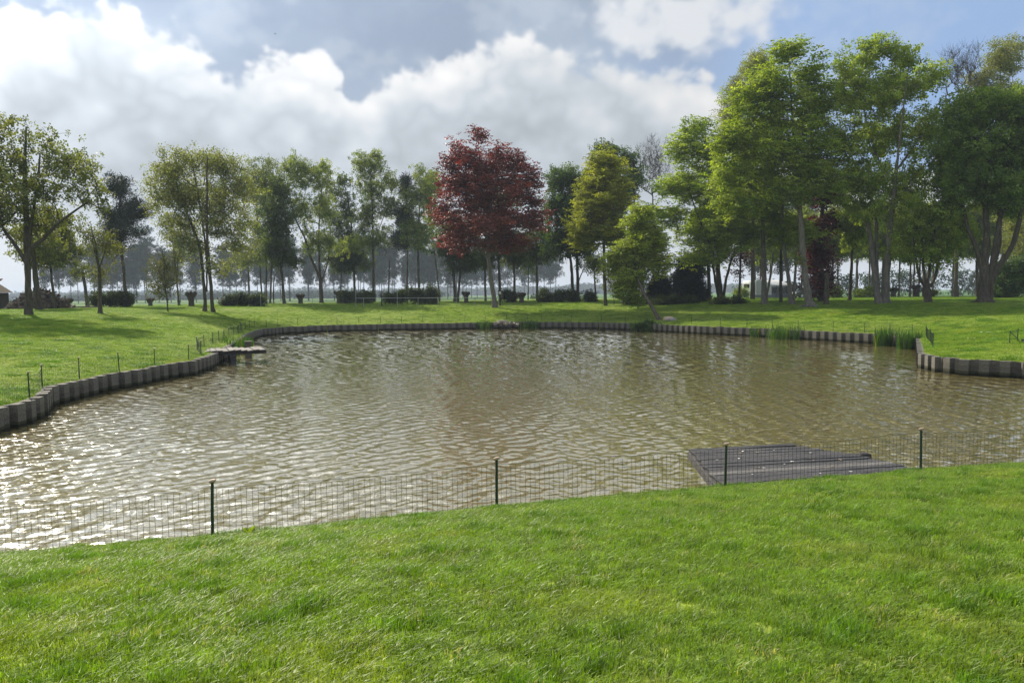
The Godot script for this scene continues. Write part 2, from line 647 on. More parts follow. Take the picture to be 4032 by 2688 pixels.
func make_grass() -> void:
	# near lawn, blade by blade
	for kind in 4:
		var m := blade_mesh(28, 0.075, 0.046, 0.0052, 0.9, 40 + kind)
		var where := []
		var colors := []
		var step := 0.115
		var z := -1.4
		while z > -14.0:
			var half := minf(0.80 * -z + 2.2, 12.0)
			var x := -half
			while x < half:
				var px := x + rng.randf_range(-0.5, 0.5) * step * 1.6
				var pz := z + rng.randf_range(-0.5, 0.5) * step * 1.6
				x += step
				if from_shore(px, pz) < 0.0:
					continue
				var clump := na.get_noise_2d(px * 110.0, pz * 150.0) * 0.7 + 0.4 * na.get_noise_2d(px * 300.0 + 50.0, pz * 300.0)
				var s := rng.randf_range(0.8, 1.2) * (1.0 + 0.9 * smooth(0.1, 0.45, clump) - 0.25 * smooth(-0.1, -0.4, clump))
				var b := Basis(Vector3.UP, 1.5 * na.get_noise_2d(px * 60.0 - 400.0, pz * 60.0) + rng.randfn(0.0, 0.55)).scaled(Vector3(1.0, s, 1.0))
				where.append(Transform3D(b, Vector3(px, height(px, pz) + 0.03 * nc.get_noise_2d(px * 4.0, pz * 4.0) - 0.004, pz)))
				var c := grass_color(px, pz, clump)
				if rng.randf() < 0.022:
					c = Color(0.38, 0.39, 0.19) * rng.randf_range(0.7, 1.2)
				colors.append(c)
			z -= step
		scatter("grass", m, mats["grass"], where, colors)
	# the lawns across the water
	for kind in 2:
		var m := blade_mesh(22, 0.17, 0.06, 0.014, 1.0, 60 + kind)
		var where := []
		var colors := []
		var tries := 0
		while where.size() < 95000 and tries < 400000:
			tries += 1
			var dep := 15.0 + 95.0 * pow(rng.randf(), 1.25)
			var px := rng.randf_range(-1.0, 1.0) * (0.72 * dep + 4.0)
			var d := from_shore(px, -dep)
			if d < 0.15 or d > 60.0:
				continue
			var clump := na.get_noise_2d(px * 60.0, -dep * 60.0)
			var s := rng.randf_range(0.6, 1.15) * (1.0 + 0.6 * smooth(0.2, 0.5, clump))
			where.append(Transform3D(Basis(Vector3.UP, rng.randf() * TAU).scaled(Vector3(s, s, s)), on_ground(px, dep, 0.01)))
			colors.append(grass_color(px * 0.4, -dep * 0.4, clump))
		scatter("grass", m, mats["grass"], where, colors)


# ---------------------------------------------------------------- trees

func make_leaves() -> void:
	for k in [["round", 13, 0.38, 0.21, 0.6], ["flat", 15, 0.48, 0.20, 0.12], ["fine", 14, 0.40, 0.14, 0.6], ["needle", 26, 0.36, 0.26, 0.6], ["tiny", 12, 0.30, 0.06, 0.7]]:
		var r := RandomNumberGenerator.new()
		r.seed = 900 + int(k[1])
		var v := PackedVector3Array()
		var idx := PackedInt32Array()
		for i in int(k[1]):
			var p := Vector3(r.randfn(), r.randfn(), r.randfn()).normalized() * pow(r.randf(), 0.5) * float(k[2])
			p.y *= float(k[4])
			var axis := Vector3(r.randfn(), r.randfn() * 0.45 - 0.25, r.randfn()).normalized()
			if k[0] == "flat":
				axis = Vector3(p.x + r.randfn() * 0.1, -0.12 + r.randfn() * 0.12, p.z + r.randfn() * 0.1).normalized()
			if k[0] == "needle":
				axis = (p.normalized() + Vector3(0, 0.5, 0)).normalized()
			var side := axis.cross(Vector3(r.randfn() * 0.35, 1.0, r.randfn() * 0.35) if k[0] == "flat" else Vector3(r.randfn() * 0.55, 1.0, r.randfn() * 0.55)).normalized()
			var fold := axis.cross(side)
			var l := float(k[3]) * r.randf_range(0.7, 1.3)
			var w := l * (0.10 if k[0] == "needle" else 0.36)
			var o := v.size()
			v.append_array([p, p + axis * l * 0.5 + side * w + fold * w * 0.35, p + axis * l, p + axis * l * 0.5 - side * w + fold * w * 0.35])
			idx.append_array([o, o + 1, o + 2, o, o + 2, o + 3])
		var arrays := []
		arrays.resize(Mesh.ARRAY_MAX)
		arrays[Mesh.ARRAY_VERTEX] = v
		arrays[Mesh.ARRAY_INDEX] = idx
		var m := ArrayMesh.new()
		m.add_surface_from_arrays(Mesh.PRIMITIVE_TRIANGLES, arrays)
		leaf_mesh[k[0]] = m
	# leaf cluster, clusters per twig, spread of a twig's clusters, size, colour, second colour, material
	styles = {
		"oak": ["round", 4, 0.42, 0.82, Color(0.095, 0.125, 0.040), Color(0.19, 0.21, 0.085), "leaf"],
		"olive": ["round", 8, 0.5, 0.9, Color(0.075, 0.10, 0.025), Color(0.13, 0.15, 0.04), "leaf"],
		"sparse": ["fine", 5, 0.45, 0.8, Color(0.08, 0.10, 0.035), Color(0.14, 0.15, 0.055), "leaf"],
		"pale": ["fine", 8, 0.46, 1.1, Color(0.155, 0.185, 0.078), Color(0.29, 0.31, 0.165), "leaf"],
		"ash": ["round", 7, 0.48, 0.95, Color(0.125, 0.181, 0.056), Color(0.250, 0.294, 0.112), "leaf"],
		"poplar": ["fine", 9, 0.5, 1.15, Color(0.10, 0.14, 0.06), Color(0.19, 0.215, 0.12), "leaf"],
		"dark": ["round", 9, 0.58, 1.0, Color(0.044, 0.073, 0.030), Color(0.081, 0.112, 0.043), "leaf"],
		"darkgreen": ["round", 9, 0.55, 1.0, Color(0.042, 0.088, 0.029), Color(0.091, 0.143, 0.044), "leaf"],
		"yew": ["needle", 14, 0.45, 0.9, Color(0.010, 0.017, 0.010), Color(0.016, 0.026, 0.014), "needle"],
		"pine": ["needle", 9, 0.34, 1.1, Color(0.022, 0.040, 0.022), Color(0.042, 0.064, 0.032), "needle"],
		"maple": ["round", 7, 0.40, 0.92, Color(0.173, 0.256, 0.036), Color(0.322, 0.405, 0.078), "leaf"],
		"darkmaple": ["round", 8, 0.48, 0.95, Color(0.086, 0.153, 0.026), Color(0.171, 0.244, 0.055), "leaf"],
		"fresh": ["flat", 9, 0.36, 0.85, Color(0.192, 0.273, 0.029), Color(0.324, 0.385, 0.061), "leaf"],
		"beech": ["flat", 8, 0.42, 0.95, Color(0.205, 0.298, 0.037), Color(0.370, 0.461, 0.086), "leaf"],
		"lime": ["flat", 11, 0.55, 1.0, Color(0.21, 0.245, 0.028), Color(0.32, 0.34, 0.05), "leaf"],
		"redbeech": ["flat", 11, 0.5, 1.0, Color(0.131, 0.037, 0.030), Color(0.253, 0.083, 0.057), "red"],
		"darkcopper": ["flat", 10, 0.55, 0.9, Color(0.075, 0.016, 0.018), Color(0.14, 0.030, 0.028), "red"],
		"bare": ["tiny", 0, 0.5, 1.0, Color(0.1, 0.08, 0.06), Color(0.1, 0.08, 0.06), "leaf"],
		"none": ["tiny", 0, 0.5, 1.0, Color.WHITE, Color.WHITE, "leaf"],
		"bush": ["round", 11, 0.32, 0.7, Color(0.026, 0.045, 0.016), Color(0.05, 0.072, 0.026), "leaf"],
		"greenbush": ["round", 11, 0.3, 0.62, Color(0.10, 0.16, 0.03), Color(0.19, 0.24, 0.05), "leaf"],
		"farpoplar": ["round", 18, 1.25, 2.2, Color(0.034, 0.056, 0.026), Color(0.06, 0.085, 0.036), "far_leaf"],
	}


func tree(called: String, label: String, at: Vector3, stems: Array, lobes: Array, style: String, ends: int, bark: String, group := "") -> Node3D:
	rng.seed = hash(label)
	var s: Array = styles[style]
	var root := thing(called, label, called.replace("_", " "), at, 0.0, group)
	var p := PackedVector3Array()
	var par := PackedInt32Array()
	var stem_r := PackedFloat32Array()
	var mb := MB.new()
	for st in stems:
		var raw: Array[Vector3] = []
		var rad: Array[float] = []
		for k in range(0, st.size(), 4):
			raw.append(Vector3(st[k], st[k + 1], st[k + 2]))
			rad.append(st[k + 3] * 0.78)
		var pts: Array[Vector3] = []
		var rr: Array[float] = []
		for k in raw.size() - 1:
			var steps := maxi(2, ceili(raw[k].distance_to(raw[k + 1]) / 0.7))
			for j in steps:
				var f := float(j) / steps
				pts.append(raw[k].cubic_interpolate(raw[k + 1], raw[maxi(k - 1, 0)], raw[mini(k + 2, raw.size() - 1)], f) + Vector3(gauss(), 0, gauss()) * 0.018)
				rr.append(lerpf(rad[k], rad[k + 1], f) * (1.0 + 0.05 * gauss()))
		pts.append(raw[-1])
		rr.append(rad[-1])
		for k in pts.size():
			if pts[k].y < 1.5 and rad[0] > 0.1:
				rr[k] *= 1.0 + 0.4 * exp(-maxf(pts[k].y, 0.0) / 0.28)
		mb.tube(pts, rr, 10 if rad[0] > 0.22 else 7 if rad[0] > 0.08 else 5)
		for k in pts.size():
			var parent := -1
			if k > 0:
				parent = p.size() - 1
			p.append(pts[k])
			par.append(parent)
			stem_r.append(rr[k])
		if rad[0] > 0.36:  # buttress roots
			for k in 6:
				var a := TAU * (k + rng.randf() * 0.7) / 6.0
				var l := rad[0] * rng.randf_range(2.0, 3.4)
				var dir := Vector3(cos(a), 0, sin(a))
				mb.tube([raw[0] + dir * rad[0] * 0.5 + Vector3(0, 0.55, 0), raw[0] + dir * rad[0] * 1.2 + Vector3(0, 0.26, 0), raw[0] + dir * l + Vector3(0, 0.10, 0)], [rad[0] * 0.32, rad[0] * 0.24, 0.05], 6)
	var n_stem := p.size()
	# twig ends spread through the crown's lobes
	var tips: Array[Vector3] = []
	var total := 0.0
	for l in lobes:
		total += pow(l[3] * l[4] * l[5], 0.75)
	var crown_low := 1e9
	for l in lobes:
		var count := roundi(ends * pow(l[3] * l[4] * l[5], 0.75) / maxf(total, 1e-6))
		for k in count:
			var d := Vector3(gauss(), gauss(), gauss()).normalized()
			d *= pow(rng.randf(), 0.42) * clampf(1.0 + 0.75 * na.get_noise_3d(d.x * 110.0 + l[0] * 90.0, d.y * 110.0 + l[1] * 90.0, d.z * 110.0), 0.55, 1.4)
			tips.append(Vector3(l[0] + d.x * l[3], l[1] + d.y * l[4], l[2] + d.z * l[5]))
			crown_low = minf(crown_low, tips[-1].y)
	var hub := p[mini(int(n_stem * 0.5), n_stem - 1)]
	tips.sort_custom(func(a: Vector3, b: Vector3) -> bool: return a.distance_squared_to(hub) < b.distance_squared_to(hub))
	var first_live := 0
	var leaf_at := PackedInt32Array()
	for tip in tips:
		var best := -1
		var least := 1e9
		for k in range(first_live, p.size()):
			var q := p[k]
			var cost := q.distance_squared_to(tip)
			if cost < least:
				var rise := q.y - tip.y
				if k < n_stem and q.y < crown_low * 0.75:
					cost += 6.0
				if rise > 0.0:
					cost += rise * rise * 2.0
				if cost < least:
					least = cost
					best = k
		var a := p[best]
		var d := a.distance_to(tip)
		var steps := maxi(1, ceili(d / 1.0))
		var bow := a.lerp(tip, 0.5) + Vector3(gauss() * 0.07, 0.10 + 0.05 * gauss(), gauss() * 0.07) * d
		var from := best
		for j in range(1, steps + 1):
			var f := float(j) / steps
			p.append(a.lerp(bow, f).lerp(bow.lerp(tip, f), f))
			par.append(from)
			stem_r.append(0.0)
			from = p.size() - 1
		leaf_at.append(from)
	# branch radii grow with what they carry
	var area := PackedFloat32Array()
	area.resize(p.size())
	var thin := 0.013 if style != "bare" else 0.015
	for k in leaf_at:
		area[k] += pow(thin, 2.2)
	for k in range(p.size() - 1, n_stem - 1, -1):
		if par[k] >= n_stem:
			area[par[k]] += maxf(area[k], 1e-9)
	for k in range(n_stem, p.size()):
		var r1 := minf(maxf(pow(area[k], 1.0 / 2.2), 0.008), stem_r[par[k]] * 0.92)
		stem_r[k] = r1
		var r0 := r1 * 1.12
		if par[k] >= n_stem:
			r0 = minf(stem_r[par[k]], r1 * 1.5)
		mb.tube([p[par[k]], p[k]], [r0, r1], 5 if r1 > 0.05 else 3, false)
	if style == "bare":  # fine twigs instead of leaves
		for k in leaf_at:
			for j in 5:
				var dir := Vector3(gauss() * 0.5, 1.0 + 0.4 * gauss(), gauss() * 0.5).normalized() * rng.randf_range(0.6, 1.5)
				mb.tube([p[k], p[k] + dir * 0.5 + Vector3(gauss(), 0, gauss()) * 0.06, p[k] + dir], [0.012, 0.009, 0.004], 3, false)
	put("trunk", mb.mesh(mats["bark_" + bark]), root)
	if int(s[1]) > 0 and tips.size():
		var where := []
		var colors := []
		var tone := 1.0 + 0.06 * gauss()
		for k in leaf_at:
			var light := clampf(0.5 + 0.38 * gauss(), 0.0, 1.0)
			var c: Color = (s[4] as Color).lerp(s[5], light) * tone
			var back := p[par[k]] if par[k] >= 0 else p[k]
			for j in int(s[1]):
				var q := p[k].lerp(back, rng.randf() * 0.7) + Vector3(gauss(), gauss() * 0.7, gauss()) * float(s[2])
				var b := Basis(Vector3.UP, rng.randf() * TAU)
				if s[0] == "flat":
					b = Basis(Vector3.RIGHT, gauss() * 0.22) * Basis(Vector3.BACK, gauss() * 0.22) * b
				else:
					b = Basis(Vector3.RIGHT, gauss() * 0.75) * Basis(Vector3.BACK, gauss() * 0.75) * b
				where.append(Transform3D(b.scaled(Vector3.ONE * float(s[3]) * rng.randf_range(0.75, 1.3)), q))
				colors.append(c * clampf(1.0 + 0.2 * gauss(), 0.5, 1.6))
		scatter("crown", leaf_mesh[s[0]], mats[s[6]], where, colors, root)
	return root


# ---------------------------------------------------------------- the bank, fences and landing stages

func along(points: Array, gap: float, from := 0.0) -> Array:  # [place, direction] every gap metres along a line
	var out := []
	var left := from
	for k in points.size() - 1:
		var a: Vector2 = points[k]
		var b: Vector2 = points[k + 1]
		var l := a.distance_to(b)
		while left <= l:
			out.append([a.lerp(b, left / l), (b - a) / l])
			left += gap
		left -= l
	return out


func make_wall() -> void:
	var variants: Array[ArrayMesh] = []
	var r := RandomNumberGenerator.new()
	r.seed = 21
	for k in 7:
		var mb := MB.new()
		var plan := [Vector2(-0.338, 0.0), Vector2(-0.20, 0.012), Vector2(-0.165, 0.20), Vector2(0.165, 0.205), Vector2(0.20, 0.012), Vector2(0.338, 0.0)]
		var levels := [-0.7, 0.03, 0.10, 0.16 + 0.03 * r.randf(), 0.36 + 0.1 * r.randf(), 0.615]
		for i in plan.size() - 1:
			var stain_shade: float = r.randf_range(0.8, 1.15) * [0.82, 0.88, 1.12, 0.88, 0.82][i]  # random stain times painted shade: recesses and slanted sides darker, front flange lighter
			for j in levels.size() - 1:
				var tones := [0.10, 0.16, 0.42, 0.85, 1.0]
				var q: float = tones[j] * (stain_shade if j > 2 else 1.0) * r.randf_range(0.92, 1.08)
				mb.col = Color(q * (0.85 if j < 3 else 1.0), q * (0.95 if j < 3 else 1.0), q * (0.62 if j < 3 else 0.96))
				var a: Vector2 = plan[i]
				var b: Vector2 = plan[i + 1]
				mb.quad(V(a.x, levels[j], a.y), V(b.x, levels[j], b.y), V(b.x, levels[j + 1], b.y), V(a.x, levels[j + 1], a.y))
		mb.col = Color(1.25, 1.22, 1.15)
		for i in plan.size() - 1:
			var a: Vector2 = plan[i]
			var b: Vector2 = plan[i + 1]
			mb.quad(V(a.x, 0.615, a.y), V(b.x, 0.615, b.y), V(b.x, 0.615, -0.09), V(a.x, 0.615, -0.09))
		mb.col = Color(0.5, 0.5, 0.45)
		mb.quad(V(0.338, -0.7, -0.09), V(-0.338, -0.7, -0.09), V(-0.338, 0.615, -0.09), V(0.338, 0.615, -0.09))
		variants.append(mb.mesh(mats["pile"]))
	var root := thing("retaining_wall", "grey concrete sheet-pile wall holding the bank all round the pond", "retaining wall")
	var ring := shore.duplicate()
	ring.append(shore[0])
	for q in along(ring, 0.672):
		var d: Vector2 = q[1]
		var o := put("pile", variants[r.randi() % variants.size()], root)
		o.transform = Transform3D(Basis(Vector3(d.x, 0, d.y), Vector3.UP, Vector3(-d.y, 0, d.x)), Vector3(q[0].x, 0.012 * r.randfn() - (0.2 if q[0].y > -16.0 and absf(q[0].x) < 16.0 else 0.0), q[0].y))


func post(parent: Node3D, at: Vector3, tall: float, knob := true, lean := Vector3.ZERO) -> void:
	var mb := MB.new()
	mb.tube([at - Vector3(0, 0.25, 0), at + Vector3(0, tall * 0.5, 0) + lean * 0.5, at + Vector3(0, tall, 0) + lean], [0.019, 0.019, 0.018], 8)
	var o := put("fence_post", mb.mesh(mats["fence_green"]), parent)
	if knob:
		var k := MB.new()
		var top := at + Vector3(0, tall + 0.012, 0) + lean
		k.col = Color(0.36, 0.27, 0.19)
		k.tube([top - Vector3(0.035, 0.01, 0), top, top + Vector3(0.038, 0.008, 0)], [0.013, 0.024, 0.016], 8)
		put("wire_clamp", k.mesh(mats["plain"]), o)


func wire_bay(parent: Node3D, a: Vector3, b: Vector3, tall: float, gap: float, rows: int, thick: float) -> void:
	var mb := MB.new()
	var l := Vector2(a.x - b.x, a.z - b.z).length()
	var n := maxi(1, roundi(l / gap))
	var bulge := Vector3(-(b - a).z, 0, (b - a).x).normalized() * rng.randfn(0.0, 0.025)
	for k in range(1, n):
		var f := float(k) / n
		var q := a.lerp(b, f)
		q.y = height(q.x, q.z) - 0.02
		var side := bulge * sin(PI * f)
		var top := tall - 0.03 * sin(PI * f)
		mb.tube([q + side * 0.3, q + Vector3(gauss() * 0.004, top * 0.5, 0) + side, q + Vector3(0, top, 0) + side], [thick, thick, thick], 3, false)
	for j in rows:
		var hgt := tall * (j + 0.6) / (rows - 0.4)
		var pts := []
		var rad := []
		for k in 13:
			var f := k / 12.0
			var q := a.lerp(b, f)
			q.y = height(q.x, q.z) + hgt - 0.03 * sin(PI * f) * hgt / tall + gauss() * 0.006
			pts.append(q + bulge * sin(PI * f))
			rad.append(thick * (1.25 if j == rows - 1 else 0.9))
		mb.tube(pts, rad, 3, false)
	put("wire_mesh", mb.mesh(mats["wire"]), parent).set_meta("kind", "stuff")


func fence(label: String, posts: Array, tall: float, gap: float, rows: int, thick: float, knob := true) -> Node3D:
	var root := thing("wire_fence", label, "fence")
	var pts: Array[Vector3] = []
	for q in posts:
		pts.append(on_ground(q[0], q[1]))
	for k in pts.size():
		post(root, pts[k], tall * rng.randf_range(0.97, 1.06), knob, Vector3(gauss() * 0.012, 0, gauss() * 0.012))
		if k > 0:
			wire_bay(root, pts[k - 1], pts[k], tall * 0.93, gap, rows, thick)
	return root


func make_fences() -> void:
	fence("low green wire-mesh garden fence along the near lawn edge", [[-10.6, 10.1], [-8.3, 8.15], [-5.9, 7.95], [-3.40, 8.56], [-0.22, 9.66], [2.93, 10.58], [6.12, 11.48], [9.4, 12.15], [12.6, 12.95], [15.8, 13.7]], 0.62, 0.064, 8, 0.0024)
	var bank := []
	for p in along([Vector2(-13.0, -15.2), Vector2(-13.02, -19.2), Vector2(-13.02, -20.1), Vector2(-13.45, -21.6), Vector2(-14.35, -23.5), Vector2(-14.55, -25.5), Vector2(-14.65, -27.4), Vector2(-14.35, -28.8), Vector2(-14.25, -31.3), Vector2(-13.9, -33.0), Vector2(-14.2, -35.3), Vector2(-15.7, -38.4), Vector2(-16.3, -41.8), Vector2(-17.6, -47.2), Vector2(-19.9, -57.1)], 2.45, 1.2):
		bank.append([p[0].x, -p[0].y])
	fence("low green wire fence on the wall beside the lit lawn bank", bank, 0.66, 0.10, 6, 0.0024)
	var q := []
	for p in along([Vector2(-20.4, -57.6), Vector2(-21.5, -64.4), Vector2(-20.7, -68.5), Vector2(-17.1, -72.2), Vector2(-12.3, -73.2), Vector2(-8.3, -73.4), Vector2(-3.0, -74.2), Vector2(2.1, -74.5)], 2.0, 1.0):
		q.append([p[0].x, -p[0].y])
	fence("thin wire fence along the far wall below the copper beech", q, 0.62, 0.14, 5, 0.0022, false)
	fence("short wire fence with stay between ivy and copper beech shadow", [[2.9, 74.6], [5.6, 73.0], [8.3, 71.6], [10.2, 69.3]], 0.6, 0.14, 5, 0.0022, false)
	fence("green wire fence on the far wall curving round to the reeds", [[14.4, 61.9], [15.9, 58.9], [17.3, 56.9], [18.5, 54.9], [19.6, 52.9], [20.9, 50.3], [22.0, 48.2], [22.8, 46.6], [23.0, 44.4], [22.75, 42.4], [20.9, 38.6], [19.3, 35.4]], 0.66, 0.12, 6, 0.0028, false)
	# the end of another fence on the lawn at the water's corner: two posts, a stay and a dark low tray
	var e := fence("two green posts with slanting stay on the bright lawn point", [[20.95, 32.5], [21.6, 33.0]], 0.55, 0.12, 5, 0.002, false)
	var mb := MB.new()
	var g := on_ground(20.95, 32.5)
	mb.tube([g + V(0.02, 0.5, 0), g + V(0.42, 0.02, 0.1)], [0.016, 0.016], 6)
	put("stay", mb.mesh(mats["fence_green"]), e)
	var t := thing("tray", "black low plastic tray lying on the lawn beside two posts", "tray", on_ground(21.7, 32.0), 0.2)
	mb = MB.new()
	mb.col = Color(0.02, 0.02, 0.022)
	mb.box(V(0, 0.03, 0), V(0.9, 0.05, 0.5), Basis(), 0.012)
	put("base", mb.mesh(mats["plain"]), t)
	for s in [-1.0, 1.0]:
		mb = MB.new()
		mb.col = Color(0.025, 0.025, 0.028)
		mb.box(V(0, 0.085, s * 0.235), V(0.9, 0.06, 0.03), Basis(), 0.008)
		put("rim", mb.mesh(mats["gloss"]), t)
	# galvanised chain-link fence at the back of the lawn
	var c := thing("chain_link_fence", "grey tube fence with dark chain-link behind the mown lawn", "fence")
	var xs := [[-29.0, 1.5], [-28.2, 2.0], [-23.0, 1.5], [-18.0, 2.1], [-17.1, 1.1], [-13.2, 2.0], [-10.8, 1.05], [-8.5, 1.05], [-6.4, 1.05], [-4.2, 1.05], [-2.3, 1.05]]
	for k in xs.size():
		var at := on_ground(xs[k][0], 89.6)
		mb = MB.new()
		mb.col = Color(0.75, 0.78, 0.76)
		mb.tube([at - V(0, 0.2, 0), at + V(0, xs[k][1], 0)], [0.03, 0.03], 7)
		put("fence_post", mb.mesh(mats["galvanised"]), c)
		if k > 0:
			var b := on_ground(xs[k - 1][0], 89.6)
			if k >= 4:
				mb = MB.new()
				mb.tube([at + V(0, 1.03, 0), b + V(0, 1.03, 0)], [0.022, 0.022], 6)
				put("rail", mb.mesh(mats["galvanised"]), c)
			wire_bay(c, b, at, 1.0, 0.09, 9, 0.003)


func make_near_deck() -> void:
	var root := thing("wooden_deck", "weathered black plank landing stage seen through the garden fence", "landing stage")
	# planks run from the left edge to the right edge; the deck narrows to the water end
	var l0 := Vector2(2.90, 10.55)
	var l1 := Vector2(3.06, 13.21)
	var r := [Vector2(6.35, 11.42), Vector2(5.98, 11.75), Vector2(5.86, 12.25), Vector2(5.68, 12.55), Vector2(5.35, 13.0), Vector2(4.86, 13.62)]
	var n := 15
	for k in n:
		var f := (k + 0.5) / n
		var a := l0.lerp(l1, f) + Vector2(rng.randf_range(-0.03, 0.03), 0)
		var g := f * (r.size() - 1)
		var b: Vector2 = (r[int(g)] as Vector2).lerp(r[mini(int(g) + 1, r.size() - 1)], g - int(g)) + Vector2(rng.randf_range(-0.05, 0.06), 0)
		var d := b - a
		var mb := MB.new()
		var q := rng.randf_range(0.9, 1.15)
		mb.col = Color(q, q, q * 1.04)
		var twist := Basis(Vector3.RIGHT, rng.randfn(0.0, 0.013)) * Basis(Vector3.BACK, rng.randfn(0.0, 0.003))
		mb.box(Vector3.ZERO, V(d.length(), 0.038, 0.174), twist, 0.006)
		var o := put("plank", mb.mesh(mats["pale_plank" if k == 4 else "plank"]), root)
		if k == 4:
			mb.col = Color.WHITE
		o.position = V((a.x + b.x) / 2, 0.575 + rng.randfn(0.0, 0.004), -(a.y + b.y) / 2)
		o.rotation.y = atan2(d.y, d.x)
	for x in [2.99, 4.3]:
		var mb := MB.new()
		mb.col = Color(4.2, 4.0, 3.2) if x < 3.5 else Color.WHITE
		mb.box(V(0, 0, 0), V(0.07, 0.14, 2.55), Basis(), 0.008)
		var o := put("beam", mb.mesh(mats["plank"]), root)
		o.position = V(x - 0.02, 0.48, -11.95)
		o.rotation.y = -0.065
	for p in [[3.3, 11.9, 0.46], [5.74, 12.52, 0.64], [3.22, 10.85, 0.42], [4.5, 13.3, 0.44]]:
		var mb := MB.new()
		mb.col = Color(0.9, 0.85, 0.75)
		mb.box(V(0, p[2] / 2 - 0.4, 0), V(0.17, p[2] + 0.8, 0.17), Basis(), 0.015)
		put("mooring_post", mb.mesh(mats["plank"]), root).position = V(p[0], 0, -p[1])
	# bird droppings, feathers and dry leaves lie on the planks
	var litter := MB.new()
	for k in 26:
		var f := rng.randf()
		var a := V(rng.randf_range(3.2, 5.4), 0.605, -rng.randf_range(10.9, 13.0))
		var s := rng.randf_range(0.012, 0.03)
		litter.col = Color(0.6, 0.6, 0.56) if f < 0.6 else Color(0.25, 0.2, 0.13)
		litter.box(a, V(s * 1.8, 0.004, s), Basis(Vector3.UP, rng.randf() * 6.0))
	var o := put("droppings", litter.mesh(mats["plain"]), root)
	o.set_meta("kind", "stuff")


func make_far_dock() -> void:
	var root := thing("wooden_jetty", "short grey plank jetty on one post beside the lit bank", "jetty", V(-14.95, 0, -38.0), 0.42)
	for k in 11:
		var mb := MB.new()
		var q := rng.randf_range(0.8, 1.15)
		mb.col = Color(q, q, q)
		mb.box(Vector3.ZERO, V(0.25, 0.05, 2.3 + rng.randf_range(-0.1, 0.15)), Basis(Vector3.BACK, 0.07 + rng.randfn(0.0, 0.05)), 0.008)
		put("plank", mb.mesh(mats["pale_plank"]), root).position = V(-0.35 + k * 0.285, 0.66 + rng.randfn(0.0, 0.018), -0.6)
	for z in [0.35, -1.5]:
		var mb := MB.new()
		mb.box(V(1.1, 0.545, z), V(3.2, 0.16, 0.09), Basis(), 0.01)
		put("beam", mb.mesh(mats["plank"]), root)
	for p in [[1.12, 0.33], [-0.35, 0.33], [1.12, -1.5]]:
		var mb := MB.new()
		mb.box(V(p[0], -0.1, p[1] - 0.02), V(0.26, 1.16, 0.24), Basis(), 0.02)
		mb.box(V(p[0], 0.40, p[1] + 0.13), V(0.34, 0.10, 0.05), Basis(Vector3.BACK, 0.5), 0.01)
		put("post", mb.mesh(mats["plank"]), root)
	for k in 4:
		var mb := MB.new()
		mb.box(V(-0.36, 0.30 + k * 0.075, 0.47), V(0.30, 0.045, 0.2), Basis(), 0.01)
		put("step_board", mb.mesh(mats["pale_plank"]), root)
	var p := thing("mooring_pile", "single square pile sticking up behind the jetty's end", "pile", V(-14.35, 0, -42.0), 0.3)
	var mb := MB.new()
	mb.col = Color(0.7, 0.68, 0.64)
	mb.box(V(0, 0.1, 0), V(0.34, 1.5, 0.30), Basis(), 0.02)
	put("shaft", mb.mesh(mats["pile"]), p)
	mb = MB.new()
	mb.col = Color(1.5, 1.5, 1.45)
	mb.box(V(0, 0.875, 0), V(0.40, 0.05, 0.36), Basis(), 0.01)
	put("cap", mb.mesh(mats["pile"]), p)


# ---------------------------------------------------------------- plants by the water

